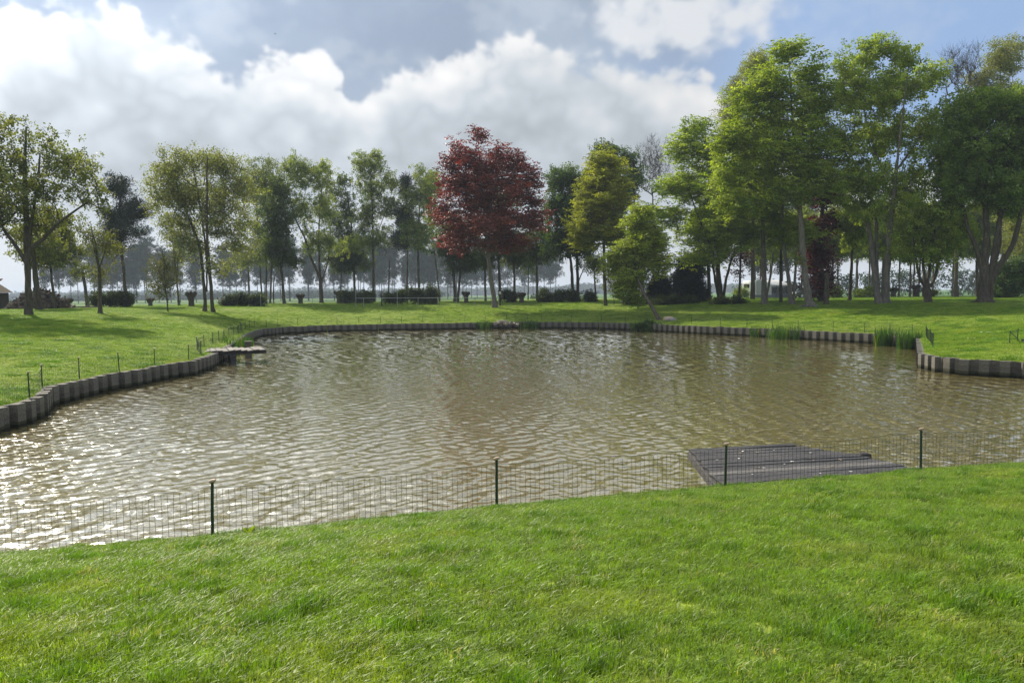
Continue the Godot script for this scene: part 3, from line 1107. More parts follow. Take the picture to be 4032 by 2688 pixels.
func make_reeds() -> void:
	var rows := [
		["tall green reed clump behind the jetty", -16.6, 45.0, 1.5, 0.95, 130], ["smaller reed clump between jetty and wall", -17.4, 48.6, 1.1, 0.85, 90],
		["dense green reeds filling the gap beside a small landing stone", 18.9, 53.2, 1.35, 0.9, 150], ["narrow reed tuft at the wall's gap nearest the ivy", 17.9, 55.9, 0.6, 0.8, 70],
		["reed clump leaning over the wall before the fence corner", 22.1, 45.6, 0.7, 1.05, 110], ["reed clump in the very corner of the wall", 22.1, 42.9, 0.7, 1.0, 110],
		["low reed tuft beside the broken wall", -2.6, 73.3, 0.8, 0.85, 70], ["low reed tuft past the rubble on the far wall", 1.6, 73.3, 1.0, 0.8, 80]]
	for k in rows:
		var root := thing("reed_clump", k[0], "reeds", V(k[1], 0.0, -k[2]))
		var mb := MB.new()
		for i in int(k[5] * 2.6):
			var a := rng.randf() * TAU
			var p := V(cos(a), 0, sin(a)) * float(k[3]) * sqrt(rng.randf())
			var lean := V(gauss(), 0, gauss()) * 0.16
			var h := float(k[4]) * rng.randf_range(0.6, 1.15)
			var w := V(cos(a * 3.0), 0, sin(a * 3.0)) * 0.02
			var q := rng.randf_range(0.7, 1.3)
			mb.col = Color(0.04, 0.095, 0.017) * q if rng.randf() < 0.95 else Color(0.20, 0.17, 0.08) * q
			var mid := p + V(0, h * 0.6, 0) + lean * h * 0.4
			mb.quad(p - w - V(0, 0.2, 0), p + w - V(0, 0.2, 0), mid + w, mid - w)
			mb.tri(mid - w, mid + w, p + V(0, h, 0) + lean * h)
		put("leaves", mb.mesh(mats["grass"]), root).set_meta("kind", "stuff")
	# ivy hanging over the wall at the leaning tree's foot
	var root := thing("ivy", "glossy ivy spilling over the wall at the leaning tree's foot", "ivy", V(11.55, 0.0, -65.9))
	var where := []
	var colors := []
	for i in 210:
		var x := rng.randf_range(-1.15, 1.25)
		var top := 0.95 * (1.0 - absf(x) * 0.35)
		var y := rng.randf_range(0.08, 1.0) * top
		where.append(Transform3D(Basis(Vector3.UP, rng.randf() * TAU) * Basis(Vector3.RIGHT, gauss() * 0.6), V(x + gauss() * 0.08, y, 0.62 * x + 0.25 - 0.45 * (y - 0.3) + gauss() * 0.12)).scaled_local(Vector3.ONE * 0.7))
		colors.append(Color(0.035, 0.075, 0.02).lerp(Color(0.10, 0.16, 0.04), rng.randf()) )
	scatter("leaves", leaf_mesh["round"], mats["leaf"], where, colors, root)
	# small things on the lawn
	var rub := thing("rubble_heap", "heap of broken pale stones and roots where the far wall has slumped", "rubble", V(-0.8, 0.35, -73.6))
	for i in 34:
		var mb := MB.new()
		var q := rng.randf_range(0.6, 1.4)
		mb.col = Color(0.22, 0.19, 0.15) * q
		mb.box(Vector3.ZERO, V(rng.randf_range(0.15, 0.45), rng.randf_range(0.1, 0.25), rng.randf_range(0.12, 0.3)), Basis(V(gauss(), gauss(), gauss()).normalized(), rng.randf() * 3.0), 0.02)
		var x := rng.randfn(0.0, 0.75)
		put("stone", mb.mesh(mats["plain"]), rub).position = V(x, maxf(0.0, 0.42 - absf(x) * 0.25) * rng.randf(), rng.randf_range(-0.3, 0.35))
	for s in [["pale flat boulder with orange lichen at the leaning tree's foot", 13.6, 67.0, 0.55, Color(0.34, 0.27, 0.2)], ["smaller grey boulder in front of the lichened boulder", 13.75, 66.2, 0.42, Color(0.2, 0.19, 0.18)]]:
		var st := thing("boulder", s[0], "boulder", on_ground(s[1], s[2]))
		var sp := SphereMesh.new()
		sp.radial_segments = 14
		sp.rings = 8
		var sf := SurfaceTool.new()
		var arr := sp.get_mesh_arrays()
		var vv: PackedVector3Array = arr[Mesh.ARRAY_VERTEX]
		for i in vv.size():
			vv[i] = vv[i] * V(2.0, 1.1, 1.4) * float(s[3]) * (1.0 + 0.35 * na.get_noise_3dv(vv[i] * 160.0 + st.position))
		arr[Mesh.ARRAY_VERTEX] = vv
		sf.create_from_arrays(arr)
		sf.generate_normals()
		var mm := mat(s[4], 0.9, 0.3, false)
		put("stone", sf.commit(), st).material_override = mm
	for s in [["white daisies on the bright lawn point, nearest the fence corner", 22.8, 45.3], ["white daisies farther along the bright lawn point", 23.7, 38.8], ["lone pair of white daisies low on the bright lawn point", 21.5, 36.0]]:
		var fl := thing("daisy_patch", s[0], "flowers", on_ground(s[1], s[2]))
		for i in (2 if s[0].begins_with("lone") else 6):
			var mb := MB.new()
			mb.col = Color(0.75, 0.75, 0.7)
			var p := V(gauss() * 0.22, 0.09, gauss() * 0.3)
			for j in 8:
				var a := TAU * j / 8.0
				var b := TAU * (j + 0.8) / 8.0
				mb.tri(p, p + V(cos(a) * 0.045, 0.012, sin(a) * 0.045), p + V(cos(b) * 0.045, 0.012, sin(b) * 0.045))
			put("flower", mb.mesh(mats["plain"]), fl)
	var weed := thing("weed", "small yellow-green leafy weed growing at the garden fence", "weed", on_ground(-2.92, 8.35))
	var wm := MB.new()
	for i in 26:
		var a := rng.randf() * TAU
		var d := V(cos(a), 0.7 + rng.randf() * 0.7, sin(a)) * rng.randf_range(0.05, 0.12)
		var w := V(-sin(a), 0.1, cos(a)) * 0.018
		wm.col = Color(0.19, 0.27, 0.04) * rng.randf_range(0.8, 1.2)
		wm.quad(d * 0.25, d * 0.65 - w, d, d * 0.65 + w)
	put("leaves", wm.mesh(mats["grass"]), weed).set_meta("kind", "stuff")


# ---------------------------------------------------------------- things under the trees

func make_stumps() -> void:
	var rows := [
		["pollard willow stump at the end of the woodpile", -50.5, 88.0, 0.62, 1.0], ["low pollard stump half hidden by the small dark sapling", -43.6, 93.5, 0.45, 0.95],
		["tall knobbly pollard stump beside the broad vase-shaped tree", -37.0, 89.5, 0.58, 1.6], ["pollard stump alone on the field edge past the dark narrow tree", -28.6, 105.0, 0.55, 1.25],
		["pollard stump just before the first evergreen bush", -23.4, 105.0, 0.55, 1.6], ["pollard stump behind the grey tube rail", -9.6, 97.0, 0.5, 1.3],
		["pollard stump showing over the grey rail before the copper beech", -5.8, 99.0, 0.5, 1.4], ["two-headed pollard stump past the copper beech", 1.25, 97.5, 0.55, 1.2],
		["ragged brown pollard stump at the far lawn edge", 52.0, 105.5, 0.6, 1.2], ["square brown pollard stump beside the forked fan tree", 55.0, 105.5, 0.55, 1.5]]
	for k in rows:
		var root := thing("pollard_stump", k[0], "stump", on_ground(k[1], k[2], 0.05))
		var mb := MB.new()
		mb.tube([V(0, 0, 0), V(0.02, k[4] * 0.35, 0), V(-0.02, k[4] * 0.65, 0.02), V(0.02, k[4] * 0.92, 0)], [k[3] * 0.62, k[3] * 0.52, k[3] * 0.66, k[3] * 0.85], 11)
		put("trunk", mb.mesh(mats["bark_dark"]), root)
		for i in 7:
			var a := TAU * i / 7.0 + rng.randf() * 0.5
			var m2 := MB.new()
			var p := V(cos(a), 0, sin(a)) * float(k[3])
			m2.tube([p * 0.35 + V(0, k[4] * 0.72, 0), p * 0.75 + V(0, k[4] * 0.9, 0), p * rng.randf_range(0.85, 1.05) + V(0, k[4] * rng.randf_range(0.98, 1.1), 0)], [k[3] * 0.36, k[3] * 0.4, k[3] * 0.26], 7)
			put("knob", m2.mesh(mats["bark_dark"]), root)


func make_woodpile() -> void:
	var root := thing("woodpile", "big heap of split brown logs behind the sparse oak's trunk", "woodpile", on_ground(-49.2, 81.0))
	var mb := MB.new()
	mb.col = Color(0.35, 0.3, 0.25)
	var rings := [[3.1, -0.1], [2.6, 0.55], [1.8, 1.15], [0.9, 1.6], [0.05, 1.72]]
	for k in rings.size() - 1:
		for i in 16:
			var a := TAU * i / 16.0
			var b := TAU * (i + 1) / 16.0
			mb.quad(V(cos(b) * rings[k][0], rings[k][1], sin(b) * rings[k][0] * 0.7), V(cos(a) * rings[k][0], rings[k][1], sin(a) * rings[k][0] * 0.7), V(cos(a) * rings[k + 1][0], rings[k + 1][1], sin(a) * rings[k + 1][0] * 0.7), V(cos(b) * rings[k + 1][0], rings[k + 1][1], sin(b) * rings[k + 1][0] * 0.7))
	put("heap_core", mb.mesh(mats["wood"]), root)
	var shapes: Array[ArrayMesh] = []
	for k in 9:
		var m := MB.new()
		var tone := rng.randf()
		var l := rng.randf_range(0.30, 0.46)
		var r := rng.randf_range(0.08, 0.15)
		var bark := Color(1.0, 0.95, 0.9)
		var cut := Color(1.8, 1.6, 1.3).lerp(Color(5.0, 4.5, 3.7), tone)
		# a log split in three: round bark side, two flat faces, two ends
		var pts: Array[Vector2] = [Vector2.ZERO]
		for i in 5:
			pts.append(Vector2.from_angle(0.2 + 1.9 * i / 4.0) * r)
		for i in pts.size():
			var a := pts[i]
			var b := pts[(i + 1) % pts.size()]
			m.col = cut if i == 0 or i == pts.size() - 1 else bark
			m.quad(V(-l, a.x, a.y), V(-l, b.x, b.y), V(l, b.x, b.y), V(l, a.x, a.y))
		m.col = cut * 1.1
		for i in range(1, pts.size() - 1):
			m.tri(V(l, 0, 0), V(l, pts[i].x, pts[i].y), V(l, pts[i + 1].x, pts[i + 1].y))
			m.tri(V(-l, 0, 0), V(-l, pts[i + 1].x, pts[i + 1].y), V(-l, pts[i].x, pts[i].y))
		shapes.append(m.mesh(mats["wood"]))
	for i in 290:
		var a := rng.randf_range(-0.35, PI + 0.35)
		var f := pow(rng.randf(), 0.7)
		var rad := 3.25 * f
		var y := 1.8 * (1.0 - pow(f, 1.7)) + rng.randf_range(-0.05, 0.12)
		var o := put("split_log", shapes[rng.randi() % shapes.size()], root)
		o.transform = Transform3D(Basis(V(gauss(), gauss(), gauss()).normalized(), rng.randf() * TAU), V(cos(a) * rad, maxf(y, 0.08), sin(a) * rad * 0.72))
	var pole := thing("fallen_pole", "pale pole lying on the grass past the woodpile", "pole", on_ground(-46.3, 84.0), 0.08)
	mb = MB.new()
	mb.col = Color(2.2, 2.2, 1.9)
	mb.tube([V(-1.6, 0.08, 0), V(0, 0.1, 0.05), V(1.6, 0.07, 0)], [0.09, 0.085, 0.07], 8)
	put("pole", mb.mesh(mats["wood"]), pole)


func make_shed() -> void:
	var root := thing("shed", "dark wooden shed with brown tiled roof at the woodpile's end", "shed", on_ground(-56.3, 82.0), 0.0)
	for k in 14:
		var mb := MB.new()
		var q := rng.randf_range(0.8, 1.2)
		mb.col = Color(0.8, 0.82, 0.85) * q
		mb.box(V(-1.95 + k * 0.3, 0.85, 1.5), V(0.285, 1.75, 0.04), Basis(), 0.006)
		put("wall_board", mb.mesh(mats["wood"]), root)
	for k in 10:
		var mb := MB.new()
		mb.col = Color(0.8, 0.82, 0.85) * rng.randf_range(0.8, 1.2)
		mb.box(V(2.14, 0.85, 1.33 - k * 0.3), V(0.04, 1.75, 0.285), Basis(), 0.006)
		put("wall_board", mb.mesh(mats["wood"]), root)
	var tone := MB.new()
	tone.col = Color(0.5, 0.5, 0.5)
	tone.box(V(0, 0.8, 0.0), V(4.1, 1.6, 2.9))
	put("wall", tone.mesh(mats["wood"]), root)
	# hipped roof that slopes down to this corner: rows of tiles on a sloping deck
	for row in 7:
		for k in 13:
			var mb := MB.new()
			mb.col = Color(0.4, 0.3, 0.2) * rng.randf_range(0.75, 1.25)
			mb.box(Vector3.ZERO, V(0.36, 0.03, 0.42), Basis(Vector3.RIGHT, 0.58), 0.006)
			put("roof_tile", mb.mesh(mats["wood"]), root).position = V(-2.1 + k * 0.37 + (0.0 if row % 2 else 0.06), 1.86 + row * 0.205, 1.95 - row * 0.31)
	for row in 7:
		for k in 9:
			var mb := MB.new()
			mb.col = Color(0.4, 0.3, 0.2) * rng.randf_range(0.75, 1.25)
			mb.box(Vector3.ZERO, V(0.42, 0.03, 0.36), Basis(Vector3.BACK, -0.58), 0.006)
			var z := 1.75 - k * 0.37
			if z < 1.95 - row * 0.31:
				put("roof_tile", mb.mesh(mats["wood"]), root).position = V(2.55 - row * 0.31, 1.86 + row * 0.205, z)
	var gut := MB.new()
	gut.col = Color(0.75, 0.78, 0.8)
	gut.tube([V(-2.4, 1.74, 2.22), V(2.85, 1.74, 2.22)], [0.05, 0.05], 8)
	put("gutter", gut.mesh(mats["galvanised"]), root)
	gut = MB.new()
	gut.tube([V(2.78, 1.74, 2.22), V(2.3, 1.35, 1.7), V(2.26, 0.0, 1.62)], [0.04, 0.04, 0.04], 8)
	put("downpipe", gut.mesh(mats["galvanised"]), root)


func make_caravan() -> void:
	# own axes: +x towards the towing end, +z the side with the awning
	var root := thing("caravan", "white touring caravan with rear window and red tail lights under the trees", "caravan", on_ground(35.7, 112.0), 0.62)
	var white := Color(0.8, 0.8, 0.78)
	var mb := MB.new()
	mb.col = white
	var prof: Array[Vector2] = [Vector2(-2.35, 0.45), Vector2(-2.38, 0.9), Vector2(-2.42, 1.3), Vector2(-2.34, 2.1), Vector2(-2.16, 2.42), Vector2(-1.8, 2.52), Vector2(1.9, 2.52), Vector2(2.3, 2.3), Vector2(2.45, 1.6), Vector2(2.3, 0.45)]
	for i in prof.size():
		var a := prof[i]
		var b := prof[(i + 1) % prof.size()]
		mb.quad(V(b.x, b.y, 1.05), V(a.x, a.y, 1.05), V(a.x, a.y, -1.05), V(b.x, b.y, -1.05))
	for i in range(1, prof.size() - 1):
		mb.tri(V(prof[0].x, prof[0].y, 1.05), V(prof[i + 1].x, prof[i + 1].y, 1.05), V(prof[i].x, prof[i].y, 1.05))
		mb.tri(V(prof[0].x, prof[0].y, -1.05), V(prof[i].x, prof[i].y, -1.05), V(prof[i + 1].x, prof[i + 1].y, -1.05))
	put("body", mb.mesh(mats["plain"]), root)
	mb = MB.new()
	mb.col = Color(0.03, 0.035, 0.04)
	mb.box(V(-2.40, 1.72, -0.25), V(0.06, 0.52, 0.95), Basis(Vector3.BACK, -0.09), 0.02)
	put("rear_window", mb.mesh(mats["gloss"]), root)
	for s in [-1.0, 1.0]:
		mb = MB.new()
		mb.col = Color(0.42, 0.05, 0.03)
		mb.box(V(-2.42, 0.78, s * 0.82), V(0.07, 0.2, 0.36), Basis(), 0.02)
		put("tail_light", mb.mesh(mats["gloss"]), root)
	mb = MB.new()
	mb.col = Color(0.5, 0.51, 0.5)
	mb.box(V(-2.42, 0.60, 0), V(0.12, 0.16, 2.0), Basis(), 0.03)
	put("bumper", mb.mesh(mats["plain"]), root)
	mb = MB.new()
	mb.col = Color(0.5, 0.5, 0.46)
	mb.box(V(-2.46, 0.78, 0), V(0.03, 0.12, 0.5), Basis(), 0.005)
	put("number_plate", mb.mesh(mats["plain"]), root)
	for s in [-1.0, 1.0]:
		mb = MB.new()
		mb.col = Color(0.02, 0.02, 0.02)
		mb.tube([V(-0.2, 0.33, s * 0.9), V(-0.2, 0.33, s * 1.06)], [0.33, 0.33], 18)
		var w := put("wheel", mb.mesh(mats["plain"]), root)
		mb = MB.new()
		mb.col = Color(0.4, 0.4, 0.4)
		mb.tube([V(-0.2, 0.33, s * 1.0), V(-0.2, 0.33, s * 1.09)], [0.19, 0.17], 12)
		put("hubcap", mb.mesh(mats["gloss"]), w)
	for z in [-0.85, 0.85]:
		mb = MB.new()
		mb.col = Color(0.03, 0.03, 0.03)
		mb.tube([V(-2.1, 0.5, z), V(-2.1, 0.0, z)], [0.05, 0.05], 6)
		mb.box(V(-2.1, 0.02, z), V(0.22, 0.04, 0.22))
		put("corner_steady", mb.mesh(mats["plain"]), root)
	# the awning: a tent of its own fixed along that side
	var tent := thing("awning", "pale grey awning tent with dark windows along the caravan's side", "awning", root.position, 0.62)
	var cloth := mat(Color.WHITE, 0.9, 0.2)
	cloth.backlight_enabled = true
	cloth.backlight = Color(0.4, 0.4, 0.4)
	mb = MB.new()
	mb.col = Color(0.75, 0.76, 0.77)
	var span := [-1.9, 2.4]
	var arc: Array[Vector2] = []
	for k in 8:
		var f := k / 7.0
		arc.append(Vector2(1.06 + 2.5 * f, 2.56 - 0.75 * f * f))
	for k in 7:
		mb.quad(V(span[0], arc[k + 1].y, arc[k + 1].x), V(span[1], arc[k + 1].y, arc[k + 1].x), V(span[1], arc[k].y, arc[k].x), V(span[0], arc[k].y, arc[k].x))
	put("roof", mb.mesh(cloth), tent)
	for s in [0, 1]:
		mb = MB.new()
		var x: float = span[s]
		for k in 7:
			mb.col = Color(0.36, 0.38, 0.42) if k < 3 else Color(0.5, 0.51, 0.53)
			mb.quad(V(x, 0.45, arc[k].x), V(x, 0.45, arc[k + 1].x), V(x, arc[k + 1].y - 0.02, arc[k + 1].x), V(x, arc[k].y - 0.02, arc[k].x))
			mb.col = Color(0.16, 0.18, 0.22)
			mb.quad(V(x, 0.0, arc[k].x), V(x, 0.0, arc[k + 1].x), V(x, 0.45, arc[k + 1].x), V(x, 0.45, arc[k].x))
		put("side_panel", mb.mesh(cloth), tent)
	for k in 4:
		var x0: float = lerpf(span[0], span[1], k / 4.0) + 0.03
		var x1: float = lerpf(span[0], span[1], (k + 1) / 4.0) - 0.03
		mb = MB.new()
		mb.col = Color(0.16, 0.18, 0.22)
		mb.quad(V(x0, 0.0, 3.56), V(x1, 0.0, 3.56), V(x1, 0.7, 3.56), V(x0, 0.7, 3.56))
		mb.col = Color(0.42, 0.43, 0.45)
		mb.quad(V(x0, 1.55, 3.56), V(x1, 1.55, 3.56), V(x1, 1.80, 3.56), V(x0, 1.80, 3.56))
		put("front_panel", mb.mesh(cloth), tent)
		mb = MB.new()
		mb.col = Color(0.018, 0.02, 0.024)
		mb.quad(V(x0, 0.7, 3.555), V(x1, 0.7, 3.555), V(x1, 1.55, 3.555), V(x0, 1.55, 3.555))
		put("window", mb.mesh(mats["gloss"]), tent)
	for x in [-1.9, -0.82, 0.25, 1.33, 2.4]:
		mb = MB.new()
		mb.col = Color(0.5, 0.5, 0.5)
		mb.tube([V(x, 0, 3.6), V(x, 1.82, 3.6)], [0.025, 0.025], 6)
		put("tent_pole", mb.mesh(mats["galvanised"]), tent)
	for x in [-2.0, 2.5]:
		mb = MB.new()
		mb.tube([V(x, 1.8, 3.6), V(x + signf(x) * 0.5, 0.02, 4.5)], [0.012, 0.012], 4)
		put("guy_rope", mb.mesh(mats["galvanised"]), tent)


func make_car() -> void:
	var root := thing("parked_car", "dark blue parked estate car behind the tallest beech's pale trunk", "car", on_ground(38.6, 101.0), 0.22)
	var paint := mat(Color(0.012, 0.014, 0.022), 0.2, 0.6, false)
	paint.clearcoat_enabled = true
	paint.clearcoat = 0.8
	paint.clearcoat_roughness = 0.05
	var prof: Array[Vector2] = [Vector2(-2.2, 0.3), Vector2(-2.25, 0.62), Vector2(-2.1, 0.80), Vector2(-1.2, 0.95), Vector2(2.15, 0.98), Vector2(2.2, 0.6), Vector2(2.12, 0.3)]
	var cab: Array[Vector2] = [Vector2(-1.25, 0.94), Vector2(-0.45, 1.40), Vector2(0.3, 1.47), Vector2(1.5, 1.42), Vector2(2.1, 0.97)]
	for part in [[prof, 0.88, "body"], [cab, 0.72, "cabin"]]:
		var mb := MB.new()
		var pf: Array[Vector2] = part[0]
		var w: float = part[1]
		for i in pf.size():
			var a := pf[i]
			var b := pf[(i + 1) % pf.size()]
			mb.quad(V(a.x, a.y, w), V(b.x, b.y, w), V(b.x, b.y, -w), V(a.x, a.y, -w))
		for i in range(1, pf.size() - 1):
			mb.tri(V(pf[0].x, pf[0].y, w), V(pf[i + 1].x, pf[i + 1].y, w), V(pf[i].x, pf[i].y, w))
			mb.tri(V(pf[0].x, pf[0].y, -w), V(pf[i].x, pf[i].y, -w), V(pf[i + 1].x, pf[i + 1].y, -w))
		put(part[2], mb.mesh(paint), root)
	for s in [-1.0, 1.0]:
		for q in [[-0.85, 0.25], [0.35, 1.3]]:
			var mb := MB.new()
			var z: float = s * 0.726
			var y1 := 1.36
			var p := [V(q[0], 1.0, z), V(q[1], 1.0, z), V(q[1], y1, z), V(q[0] + (0.4 if q[0] < 0.0 else 0.0), y1, z)]
			mb.quad(p[0], p[1], p[2], p[3])
			put("side_window", mb.mesh(mats["glass"]), root)
		for x in [-1.4, 1.35]:
			var mb := MB.new()
			mb.col = Color(0.015, 0.015, 0.015)
			mb.tube([V(x, 0.32, s * 0.70), V(x, 0.32, s * 0.90)], [0.32, 0.32], 20)
			var wheel := put("wheel", mb.mesh(mats["plain"]), root)
			mb = MB.new()
			mb.col = Color(0.45, 0.46, 0.48)
			mb.tube([V(x, 0.32, s * 0.86), V(x, 0.32, s * 0.925)], [0.22, 0.19], 14)
			put("rim", mb.mesh(mats["gloss"]), wheel)
		var mb := MB.new()
		mb.col = Color(0.3, 0.31, 0.33)
		mb.box(V(-2.14, 0.70, s * 0.66), V(0.16, 0.13, 0.34), Basis(), 0.03)
		put("headlight", mb.mesh(mats["plain"]), root)
		mb = MB.new()
		mb.col = Color(0.35, 0.03, 0.04)
		mb.box(V(2.17, 0.8, s * 0.7), V(0.08, 0.2, 0.3), Basis(), 0.02)
		put("tail_light", mb.mesh(mats["gloss"]), root)
	var screen := MB.new()
	screen.quad(V(-1.215, 0.98, -0.64), V(-1.215, 0.98, 0.64), V(-0.50, 1.385, 0.62), V(-0.50, 1.385, -0.62))
	put("windscreen", screen.mesh(mats["glass"]), root)
	# a second, red car further along, mostly hidden
	var red := thing("parked_car", "dark red parked car half hidden by the copper beech", "car", on_ground(41.6, 107.0), 0.3)
	for child in root.get_children():
		var copy: Node = child.duplicate()
		red.add_child(copy, true)
		if copy.name.begins_with("body") or copy.name.begins_with("cabin"):
			copy.material_override = mat(Color(0.10, 0.012, 0.02), 0.25, 0.6, false)


func make_small_things() -> void:
	var bt := thing("bird_table", "dark bird table on a post before the back hedge bushes", "bird table", on_ground(-15.5, 92.5))
	var mb := MB.new()
	mb.col = Color(0.4, 0.4, 0.4)
	mb.tube([V(0, -0.1, 0), V(0, 1.15, 0)], [0.09, 0.06], 8)
	mb.box(V(0, 0.02, 0), V(0.5, 0.06, 0.5), Basis(), 0.01)
	put("post", mb.mesh(mats["wood"]), bt)
	mb = MB.new()
	mb.box(V(0, 1.18, 0), V(0.85, 0.06, 0.5), Basis(), 0.01)
	put("table_top", mb.mesh(mats["wood"]), bt)
	mb = MB.new()
	mb.tube([V(0, 1.2, 0), V(0, 1.42, 0), V(0, 1.55, 0), V(0, 1.68, 0)], [0.09, 0.14, 0.10, 0.02], 8)
	put("finial", mb.mesh(mats["wood"]), bt)
	var sg := thing("sign", "small white square notice on a dark post behind the copper beech trunk", "sign", on_ground(-1.35, 90.6))
	mb = MB.new()
	mb.col = Color(0.5, 0.5, 0.5)
	mb.tube([V(0, -0.1, 0), V(0, 1.65, 0)], [0.1, 0.09], 8)
	mb.box(V(0, 1.5, 0.08), V(0.42, 0.62, 0.05), Basis(), 0.01)
	put("post", mb.mesh(mats["wood"]), sg)
	mb = MB.new()
	mb.col = Color(0.6, 0.6, 0.58)
	mb.box(V(0, 1.52, 0.115), V(0.27, 0.30, 0.015))
	put("panel", mb.mesh(mats["plain"]), sg)
	var bf := thing("bird_feeder", "pale bird feeder hanging among the branches above the black conifer", "bird feeder", V(21.4, 6.9, -81.4))
	mb = MB.new()
	mb.col = Color(0.5, 0.52, 0.5)
	mb.tube([V(0, 0, 0), V(0, 0.42, 0)], [0.16, 0.14], 10)
	put("tube", mb.mesh(mats["plain"]), bf)
	mb = MB.new()
	mb.col = Color(0.45, 0.47, 0.46)
	mb.tube([V(0, 0.42, 0), V(0, 0.72, 0)], [0.2, 0.03], 10)
	put("lid", mb.mesh(mats["plain"]), bf)
	mb = MB.new()
	mb.col = Color(0.1, 0.1, 0.1)
	mb.tube([V(0, 0.7, 0), V(0.05, 2.6, 0)], [0.012, 0.012], 4)
	put("hanger", mb.mesh(mats["plain"]), bf)
	var bd := thing("bird", "tiny dark bird flying high before the cloud gap", "bird", V(-35.4, 43.0, -120.0), 0.6)
	bd.scale = Vector3.ONE * 0.5
	mb = MB.new()
	mb.col = Color(0.03, 0.03, 0.035)
	mb.tube([V(-0.28, 0, 0), V(-0.1, 0, 0), V(0.12, 0.01, 0), V(0.24, 0.02, 0), V(0.3, 0.0, 0)], [0.02, 0.06, 0.07, 0.045, 0.01], 8)
	for s in [-1.0, 1.0]:
		mb.quad(V(0.12, 0.03, s * 0.05), V(-0.06, 0.03, s * 0.05), V(-0.02, 0.14, s * 0.32), V(0.14, 0.15, s * 0.3))
		mb.tri(V(0.14, 0.15, s * 0.3), V(-0.02, 0.14, s * 0.32), V(-0.05, 0.06, s * 0.62))
	put("body", mb.mesh(mats["plain"]), bd)


# ---------------------------------------------------------------- far rows

